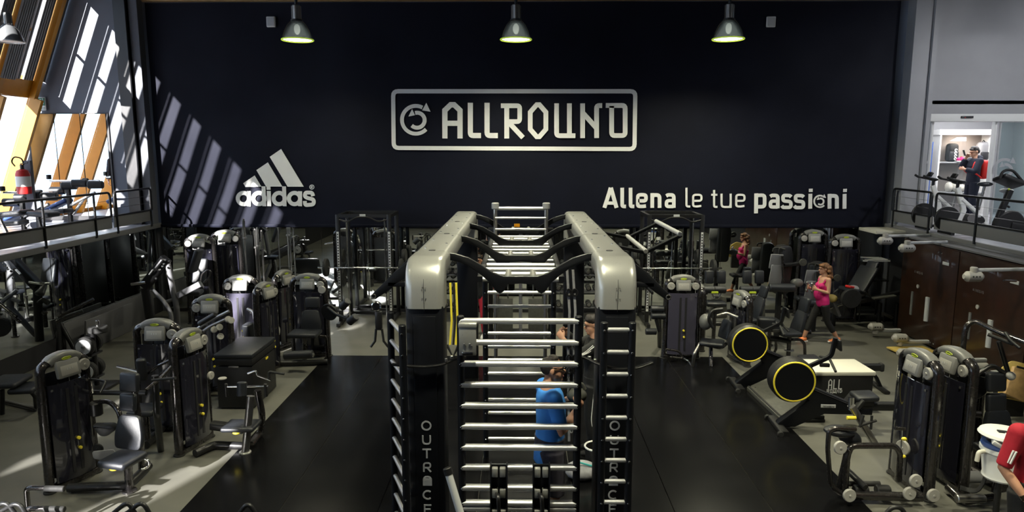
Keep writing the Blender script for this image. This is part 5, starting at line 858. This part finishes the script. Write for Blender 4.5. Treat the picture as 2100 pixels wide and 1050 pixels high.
def hyper(label, dx, dy, Y):
    P = lambda a, b, d=0: W(a+dx, b+dy, Y+d); c = P(165, 440); q = thing('back_extension_bench', label, 'bench', (c.x, Y, Z2))
    for a, b in ((118, 391), (142, 381), (163, 376), (196, 379)): wpart(q, 'roller_pad', 'pad', C(.085, .3, P(a, b), (1, .25, 0), 16))
    wpart(q, 'chrome_bar', 'chrome', TB([P(102, 371, .2), P(204, 371, .2)], .025)); wpart(q, 'bar_collar', 'plastic', C(.05, .1, P(100, 363, .2), (0, 0, 1), 10), C(.05, .12, P(175, 370, .2), (1, 0, 0), 10))
    wpart(q, 'slanted_rail', 'steel', BAR([P(140, 424), P(195, 395)], .07, .06, .02)); wpart(q, 'slanted_rail', 'chrome', BAR([P(150, 440), P(172, 408)], .05, .05, .015)); wpart(q, 'hip_pad', 'blue2', xf(B(.55, .3, .1, r=.04, seg=3), P(120, 420, .1), (0, -24, 0)))
    wpart(q, 'upright', 'black', BAR([P(140, 385), V((P(140, 400).x, Y, Z2+.05))], .09, .07, .02)); wpart(q, 'base', 'light', BAR([V((P(95, 0).x, Y, Z2+.05)), V((P(185, 0).x, Y, Z2+.05))], .1, .08, .02)); wpart(q, 'seat_pad', 'pad', xf(B(.7, .34, .1, r=.04, seg=3), P(110, 434, -.2), (0, -4, 0)))
hyper('back extension bench with black rollers and chrome bar, nearer the mezzanine mirror', 0, 0, 15.0)
hyper('back extension bench with black rollers at the left edge of the mezzanine', -95, 24, 13.9)
q = thing('mezzanine_bench', 'bench with glossy dark pads behind the left mezzanine railing', 'bench', W(20, 455, 13.0)); p = q.location.copy(); q.location.z = Z2; part(q, 'pad', 'pad', B(.75, .4, .11, (0, 0, .5), (0, -6, 0), r=.05, seg=3)); part(q, 'pad', 'pad', B(.45, .36, .1, (.62, .05, .5), (0, 4, 0), r=.045, seg=3)); part(q, 'leg', 'chrome', BAR([(-.2, 0, .45), (-.05, 0, .04)], .07, .06, .015)); part(q, 'leg', 'black', BAR([(.55, 0, .45), (.6, 0, .04)], .07, .06, .015)); part(q, 'base', 'light', BAR([(-.3, 0, .04), (.75, 0, .04)], .09, .06, .01))
# ================================================================ PEOPLE
def remesh(name, shapes, m, vox, parent, it=4, label=None):
    me = mesh_of(name, shapes, m); t = bpy.data.objects.new(name, me); COL.objects.link(t)
    a = t.modifiers.new('r', 'REMESH'); a.mode = 'VOXEL'; a.voxel_size = vox; a.use_smooth_shade = True
    b = t.modifiers.new('s', 'SMOOTH'); b.iterations = it; b.factor = .5
    dg = bpy.context.evaluated_depsgraph_get(); n = bpy.data.meshes.new_from_object(t.evaluated_get(dg)); bpy.data.objects.remove(t); bpy.data.meshes.remove(me)
    n.name = name; n.shade_smooth(); n.materials.clear(); n.materials.append(M[m])
    o = bpy.data.objects.new(name, n); COL.objects.link(o); o.parent = parent
    if label: o['label'] = label
    return o
class Body:
    def __init__(s, name_label, loc, rz, H=1.75, belly=0, female=False, head=(0, 0), **J):
        s.k = k = H/1.75; s.J = dict(pel=(0, 0, .92), wai=(0, 0, 1.1), che=(0, -.01, 1.29), neb=(0, .015, 1.47), hea=(0, -.02, 1.635), Rhi=(-.09, 0, .9), Lhi=(.09, 0, .9), Rkn=(-.1, -.025, .49), Lkn=(.1, -.025, .49), Ran=(-.105, .03, .085), Lan=(.105, .03, .085),
            Rsh=(-.185, .01, 1.415), Lsh=(.185, .01, 1.415), Rel=(-.25, .03, 1.13), Lel=(.25, .03, 1.13), Rwr=(-.27, -.04, .88), Lwr=(.27, -.04, .88)); s.J.update(J); s.head = head; s.fem = female; s.belly = belly
        if female: s.J['Rsh'] = J.get('Rsh', (-.16, .01, 1.415)); s.J['Lsh'] = J.get('Lsh', (.16, .01, 1.415))
        s.J = {a: V(b)*k for a, b in s.J.items()}; s.root = thing('person', name_label, 'person', loc, rz)
    def torso(s, d=0, z0=0, z1=9):
        j, k = s.J, s.k; f = .9 if s.fem else 1
        pts = [j['pel']+V((0, 0, -.07*k)), j['pel'], (j['pel']+j['wai'])/2, j['wai'], (j['wai']+j['che'])/2, j['che'], j['che']*.35+j['neb']*.65, j['neb'], j['neb']*.55+j['hea']*.45, j['hea']]
        sc = [(.12, .095), (.158, .112), (.15 if not s.fem else .155, .112), (.138*f, .105), (.15*f, .112), (.165*f, .12), (.15*f, .1), (.085, .075), (.056, .058), (.05, .055)]
        sel = [i for i in range(10) if z0 <= i <= z1]; i0 = sel[0]
        sh = [SW([pts[i] for i in sel], circ(1, 18), up=(0, 1, 0), scale=[((sc[i][0]*k+d), (sc[i][1]*k+d)) for i in sel])]
        if s.belly: sh.append(ES(.12*k+d, s.belly+d, .14*k+d, j['wai']+V((0, -.06, .02))))
        if s.fem and z1 > 5: sh += [ES(.062*k+d, .06*k+d, .06*k+d, j['che']+V((x*k, -.085*k, .0))) for x in (-.07, .07)]
        if z1 > 5: sh += [TB([j['Rsh'], j['che']+V((0, .01, .1*k)), j['Lsh']], .06*k+d)]
        return sh
    def limb(s, a, b, c, r, d=0, t=2.0, t0=0):
        """joint a-b-c, radii r at a, mid, b, mid, c; covers parameters t0..t"""
        A, Bm, Cc = s.J[a], s.J[b], s.J[c]; k = s.k; pts, rad = [], []
        for i in range(13):
            u = t0+(t-t0)*i/12; p = A.lerp(Bm, u) if u <= 1 else Bm.lerp(Cc, u-1)
            q = min(3.999, u*2); n = int(q); w_ = q-n; pts.append(p); rad.append((r[n]*(1-w_)+r[n+1]*w_)*k+d)
        return SW(pts, circ(1, 12), scale=rad)
    def arm(s, q, d=0, t=2.0): f = .88 if s.fem else 1; return [s.limb(q+'sh', q+'el', q+'wr', [x*f for x in (.06, .05, .041, .041, .028)], d, t), ES(.062*s.k*f+d, .06*s.k*f+d, .062*s.k*f+d, s.J[q+'sh'])]
    def leg(s, q, d=0, t=2.0): return [s.limb(q+'hi', q+'kn', q+'an', (.092, .078, .058, .058, .036), d, t)]
    def foot(s, q, d=0, yaw=0):
        a = s.J[q+'an']; k = s.k; dr_ = MX.Rotation(R(yaw), 3, 'Z'); f = lambda x, y, z: a+(dr_ @ V((x, y, z)))*k
        return [SW([f(0, .06, -.04), f(0, .02, -.035), f(0, -.06, -.045), f(0, -.13, -.06), f(0, -.18, -.066)], circ(1, 12), up=(0, 0, 1), scale=[(.03*k+d, .032*k+d), (.036*k+d, .045*k+d), (.042*k+d, .036*k+d), (.044*k+d, .022*k+d), (.03*k+d, .014*k+d)])]
    def hand(s, q, n=None, curl=.5):
        """palm and five curled fingers after the wrist; n = palm normal"""
        w_, e = s.J[q+'wr'], s.J[q+'el']; d = (w_-e).normalized(); n = V(n) if n else V((1 if q == 'R' else -1, 0, 0)); n = (n-d*n.dot(d)).normalized(); c = d.cross(n)*(1 if q == 'R' else -1); k = s.k
        g = lambda a, b, h: w_+(d*a+c*b+n*h)*k
        sh = [SW([g(-.01, 0, 0), g(.03, 0, 0), g(.085, 0, .004)], circ(1, 10), up=n, scale=[(.027*k, .022*k), (.04*k, .017*k), (.041*k, .014*k)])]
        for b, L in ((-.032, .06), (-.011, .075), (.011, .082), (.032, .072)):
            a0 = .083; t1 = curl*.9; t2 = curl*2.0
            p1 = (a0+L*.5*cos(t1), b, L*.5*sin(t1)); p2 = (p1[0]+L*.35*cos(t2), b, p1[2]+L*.35*sin(t2)); p3 = (p2[0]+L*.3*cos(t2+curl), b, p2[2]+L*.3*sin(t2+curl))
            sh.append(SW([g(a0-.015, b, 0), g(*p1), g(*p2), g(*p3)], circ(1, 8), scale=[.0105*k, .0105*k, .0095*k, .008*k]))
        sh.append(SW([g(.02, .03, .005), g(.05, .055, .02), g(.075, .058, .035+.02*curl), g(.095, .05, .045+.03*curl)], circ(1, 8), scale=[.014*k, .0125*k, .011*k, .009*k])); return sh
    def hx(s, sh):
        return xf(sh, s.J['hea'], (s.head[0], 0, s.head[1]), (s.k, s.k, s.k))
    def headshapes(s):
        h = [ES(.075, .094, .098, (0, .012, .028)), ES(.062, .072, .075, (0, -.022, -.045)), ES(.03, .03, .026, (0, -.075, -.088)), ES(.055, .03, .03, (0, -.07, .035)), ES(.012, .02, .022, (0, -.107, -.012), (25, 0, 0)), ES(.014, .014, .01, (0, -.108, -.026)), ES(.024, .012, .012, (0, -.093, -.055))]
        h += [ES(.012, .02, .032, (x, .01, -.005), (0, 0, 20 if x > 0 else -20)) for x in (-.078, .078)]; return [s.hx(x) for x in h]
    def build(s, vox=.008, curlR=.6, curlL=.6, nR=None, nL=None, feet=True, fy=(0, 0)):
        sh = s.torso()+s.arm('R')+s.arm('L')+s.leg('R')+s.leg('L')+s.foot('R', 0, fy[0])+s.foot('L', 0, fy[1])+s.headshapes()+s.hand('R', nR, curlR)+s.hand('L', nL, curlL)
        b = remesh('body', sh, 'skin', vox, s.root, 3)
        part(s.root, 'eye', 'eye', *[s.hx(ES(.013, .007, .008, (x, -.094, .012))) for x in (-.03, .03)]); part(s.root, 'eyebrow', 'hairdark', *[s.hx(ES(.02, .006, .004, (x, -.101, .033), (0, 0, -12 if x > 0 else 12))) for x in (-.031, .031)]); part(s.root, 'lips', 'lip', s.hx(ES(.022, .007, .007, (0, -.104, -.056)))); return b
    def shirt(s, m, ts=.75, d=.016, z0=0, extra=(), name='shirt', fl=.0):
        sh = s.torso(d, z0, 7)[:] ; 
        for q in 'RL':
            if ts: sh += s.arm(q, d, ts)
        return remesh(name, sh+list(extra), m, .011, s.root, 5)
    def trousers(s, m, t=1.95, d=.014, name='trousers'):
        return remesh(name, s.torso(d*.9, 0, 2)+s.leg('R', d, t)+s.leg('L', d, t), m, .011, s.root, 4)
    def shoes(s, m, fy=(0, 0), sole='white'):
        for i, q in enumerate('RL'):
            o = remesh('shoe', s.foot(q, .01, fy[i]), m, .009, s.root, 2); a = s.J[q+'an']; part(o, 'sole', sole, xf(SW([(0, .075, -.074), (0, -.06, -.074), (0, -.185, -.074)], rrect(.09, .022, .01), up=(0, 0, 1), scale=[(.8, 1), (1, 1), (.7, 1)]), a, (0, 0, fy[i])))
    def hair(s, m, shapes, vox=.009, it=2): return remesh('hair', [s.hx(x) for x in shapes], m, vox, s.root, it)
SHORT = [ES(.081, .093, .085, (0, .022, .05)), ES(.078, .05, .07, (0, .062, -.0)), ES(.076, .03, .025, (0, -.055, .085))]
# man in blue
p = V((.29, 6.52, 0)); b1 = Body('balding man in a blue shirt and dark shorts seen from behind inside the rig', (p.x, p.y, 0), 104, 1.86, head=(4, -10), Rel=(-.26, -.03, 1.13), Rwr=(-.17, -.2, 1.3), Lel=(.25, -.05, 1.13), Lwr=(.12, -.22, 1.3), Lan=(.11, .0, .085), Ran=(-.11, .05, .085))
b1.build(.008, .9, .9, (1, 0, .3), (-1, 0, .3)); b1.shirt('blue', .85, .022, extra=[SW([b1.J['pel']+V((0, 0, .02)), b1.J['pel']+V((0, .005, -.17))], circ(1, 18), up=(0, 1, 0), scale=[(.19, .15), (.195, .155)])]); b1.trousers('shorts', 1.05, .035, 'shorts'); b1.shoes('greycloth'); b1.hair('hairdark', [ES(.081, .075, .085, (0, .045, .03)), ES(.08, .09, .03, (0, .015, .03)), ES(.06, .05, .03, (0, .0, .108))])
o = part(b1.root, 'glasses', 'eye', b1.hx(TB([(-.078, .01, .015), (-.07, -.09, .014), (.07, -.09, .014), (.078, .01, .015)], .004, .01)))
single('kettle_grip', 'dark grey grip ball in the hands of the man in blue', 'weight', 'platform', ES(.1, .09, .08, (0, 0, 0)), TB([(-.08, 0, .06), (-.05, 0, .12), (.05, 0, .12), (.08, 0, .06)], .016, .02), loc=(mxof(b1.root) @ V((-.04, -.26, 1.47))))
# man in black jacket
b2 = Body('young man in a black jacket with white sleeve stripes behind the right rig column', (.93, 8.5, 0), -96, 1.8, head=(14, 10), Rel=(-.2, -.22, 1.32), Rwr=(-.1, -.36, 1.5), Lel=(.22, -.2, 1.3), Lwr=(.12, -.38, 1.48))
b2.build(.009, 1.0, 1.0); b2.shirt('leggings', 1.85, .022, name='jacket'); b2.trousers('leggings', 1.95, .028); b2.shoes('leggings', sole='white'); b2.hair('hairdark', SHORT+[ES(.08, .05, .06, (0, -.03, .08)), ES(.08, .06, .07, (0, .05, -.03))])
for q, sx in (('L', 1), ('R', -1)):
    a, e = b2.J[q+'sh'], b2.J[q+'el']
    for i in (-1, 0, 1): part(b2.root, 'sleeve_stripe', 'white', TB([a+V((sx*(.078-.012*abs(i)), i*.028, .03)), a.lerp(e, .5)+V((sx*.066, i*.024, .0)), e+V((sx*.06, i*.022, .01))], .007, .03))
    part(b2.root, 'leg_stripe', 'white', TB([b2.J[q+'hi']+V((sx*.115, 0, -.05)), b2.J[q+'kn']+V((sx*.085, 0, 0)), b2.J[q+'an']+V((sx*.062, 0, .05))], .006, .05))
part(b2.root, 'collar', 'white', TB([(.065*cos(t), .012+.06*sin(t), 1.5) for t in [i*pi/6 for i in range(12)]], .012, closed=True))
# woman in red leggings, far behind
b3 = Body('woman in red leggings and a black top standing behind the rig, one arm raised', (-.86, 14.0, 0), -10, 1.72, female=True, Rel=(-.36, .06, 1.18), Rwr=(-.2, -.08, 1.02), Lel=(.3, -.05, 1.6), Lwr=(.22, -.05, 1.86))
b3.build(.01, .5, .4); b3.shirt('leggings', .6, .012); b3.trousers('redcloth', 1.95, .006, 'leggings'); b3.shoes('white'); b3.hair('hairdark', SHORT+[ES(.06, .05, .14, (0, .08, -.06))])
# woman in pink
p = G(1690, 702); b4 = Body('woman in a pink tank top stepping forward with small dumbbells', (W(1686, 640, 13.75).x, 13.75, 0), -84, 1.6, .105, True, head=(8, -6), pel=(0, 0, .87), wai=(0, -.015, 1.06), che=(0, .0, 1.27), Rhi=(-.09, 0, .85), Lhi=(.09, 0, .85), Lkn=(.1, .08, .47), Lan=(.1, .33, .11), Rkn=(-.1, -.2, .47), Ran=(-.1, -.33, .085), Lel=(.21, .0, 1.14), Lwr=(.13, -.23, 1.21), Rel=(-.21, -.02, 1.12), Rwr=(-.12, -.27, 1.2))
b4.build(.008, 1.3, 1.3, (1, 0, .2), (-1, 0, .2)); sh = b4.torso(.013, 0, 5)+[ES(.075*.91, .075*.91, .07*.91, b4.J['che']+V((x, -.082*.91, .0))) for x in (-.064, .064)]; o = remesh('tank_top', sh+[TB([b4.J['che']+V((x, -.06, .06)), b4.J['che']+V((x*1.15, -.02, .15)), b4.J['che']+V((x, .07, .1))], .024, .05) for x in (-.1, .1)], 'pink', .01, b4.root, 4)
b4.trousers('leggings', 1.6, .007, 'leggings'); b4.shoes('orangeshoe'); b4.hair('hairbrown', [ES(.09, .1, .085, (0, .022, .055)), ES(.085, .05, .04, (0, -.05, .085))]+[ES(.035+.016*random.random(), .042, .042, (.085*cos(a)*(1+.25*random.random()), .05+.08*abs(sin(a)), .02-.035*i)) for i in range(7) for a in [random.random()*pi for _ in range(5)]], .011, 1)
for q in 'LR':
    w_ = b4.J[q+'wr']; e = b4.J[q+'el']; c = w_+(w_-e).normalized()*.085; c = mxof(b4.root) @ (c+V((-.02 if q == 'L' else .02, 0, 0))); t = thing('dumbbell', 'small chrome dumbbell in the '+('left' if q == 'L' else 'right')+' hand of the woman in pink', 'dumbbell', c)
    part(t, 'handle', 'chrome', C(.012, .13, seg=10)); part(t, 'head', 'steel', C(.026, .05, (0, 0, .075), seg=14)); part(t, 'head', 'steel', C(.026, .05, (0, 0, -.075), seg=14))
# man on the right mezzanine
p = W(1998, 340, 17.3); b5 = Body('man in a dark hooded top with a red rucksack standing in the mezzanine doorway', (p.x, 17.3, Z2), -92, 1.76, head=(22, 0), Lel=(.24, -.12, 1.16), Lwr=(.1, -.28, 1.22), Rel=(-.2, -.2, 1.25), Rwr=(-.06, -.17, 1.5))
b5.build(.01); b5.shirt('navy', 1.85, .025, name='hoodie'); b5.trousers('navy', 1.95, .025); b5.shoes('leggings'); b5.hair('hairdark', SHORT+[ES(.075, .06, .05, (0, 0, .1))]); part(b5.root, 'hood', 'navy', xf(ES(.12, .09, .07), (0, .08, 1.5)))
part(b5.root, 'rucksack', 'backpack', B(.3, .16, .46, (0, .21, 1.22), r=.07, seg=4)); part(b5.root, 'strap', 'backpack', TB([(.13, .12, 1.45), (.15, -.08, 1.4), (.17, -.14, 1.2), (.14, .1, 1.02)], .022, .05)); part(b5.root, 'strap', 'backpack', TB([(-.13, .12, 1.45), (-.15, -.08, 1.4), (-.17, -.14, 1.2), (-.14, .1, 1.02)], .022, .05)); part(b5.root, 'phone', 'eye', B(.075, .012, .15, (-.05, -.24, 1.62), (20, 0, 0), r=.006))
# man in red, lower right
p = W(2130, 900, 5.72); b6 = Body('man in a red shirt with white sleeve stripes at the lower right edge', (p.x, 5.72, 0), 14, 1.8, Rsh=(-.2, .01, 1.43), Rel=(-.29, .04, 1.12), Rwr=(-.2, -.12, .9))
b6.build(.008, .5, .5); b6.shirt('crimson', .95, .02); b6.trousers('leggings', 1.95, .03); b6.shoes('white'); b6.hair('hairdark', SHORT)
a, e = b6.J['Rsh'], b6.J['Rel']; dd = (e-a).normalized()
for i in (-1, 0, 1): part(b6.root, 'sleeve_stripe', 'white', BAR([a.lerp(e, .42)+V((-.046, -.042+i*.026-.012, 0)), a.lerp(e, .78)+V((-.038, -.036+i*.024-.01, 0))], .014, .014, .003))
w_ = b6.J['Rwr']; part(b6.root, 'watch', 'eye', C(.036, .045, w_+(b6.J['Rel']-w_).normalized()*.03, (b6.J['Rel']-w_), 16), B(.04, .02, .04, w_+V((-.02, -.035, .03)), r=.006)); part(b6.root, 'collar', 'navy', TB([(.085*cos(t), .015+.075*sin(t), 1.53) for t in [i*pi/6 for i in range(12)]], .014, closed=True)); part(b6.root, 'chest_emblem', 'white', *[xf(s_, (-.06, -.152, 1.38), (8, 0, 0)) for s_ in (RB([(-.045, .03), (.045, .03), (.03, -.04), (0, -.05), (-.03, -.04)], .012, .004, True), RB([(-.02, .0), (.02, .0)], .02, .004))])
# person on the left mezzanine (seen in the mirror)
b7 = Body('person in dark clothes on the left mezzanine, seen only in the mirror', (-10.9, 13.6, Z2), 150, 1.72, head=(20, 0)); b7.build(.012); b7.shirt('navy', 1.8, .022, name='hoodie'); b7.trousers('navy', 1.95, .02); b7.shoes('leggings'); b7.hair('hairdark', SHORT)
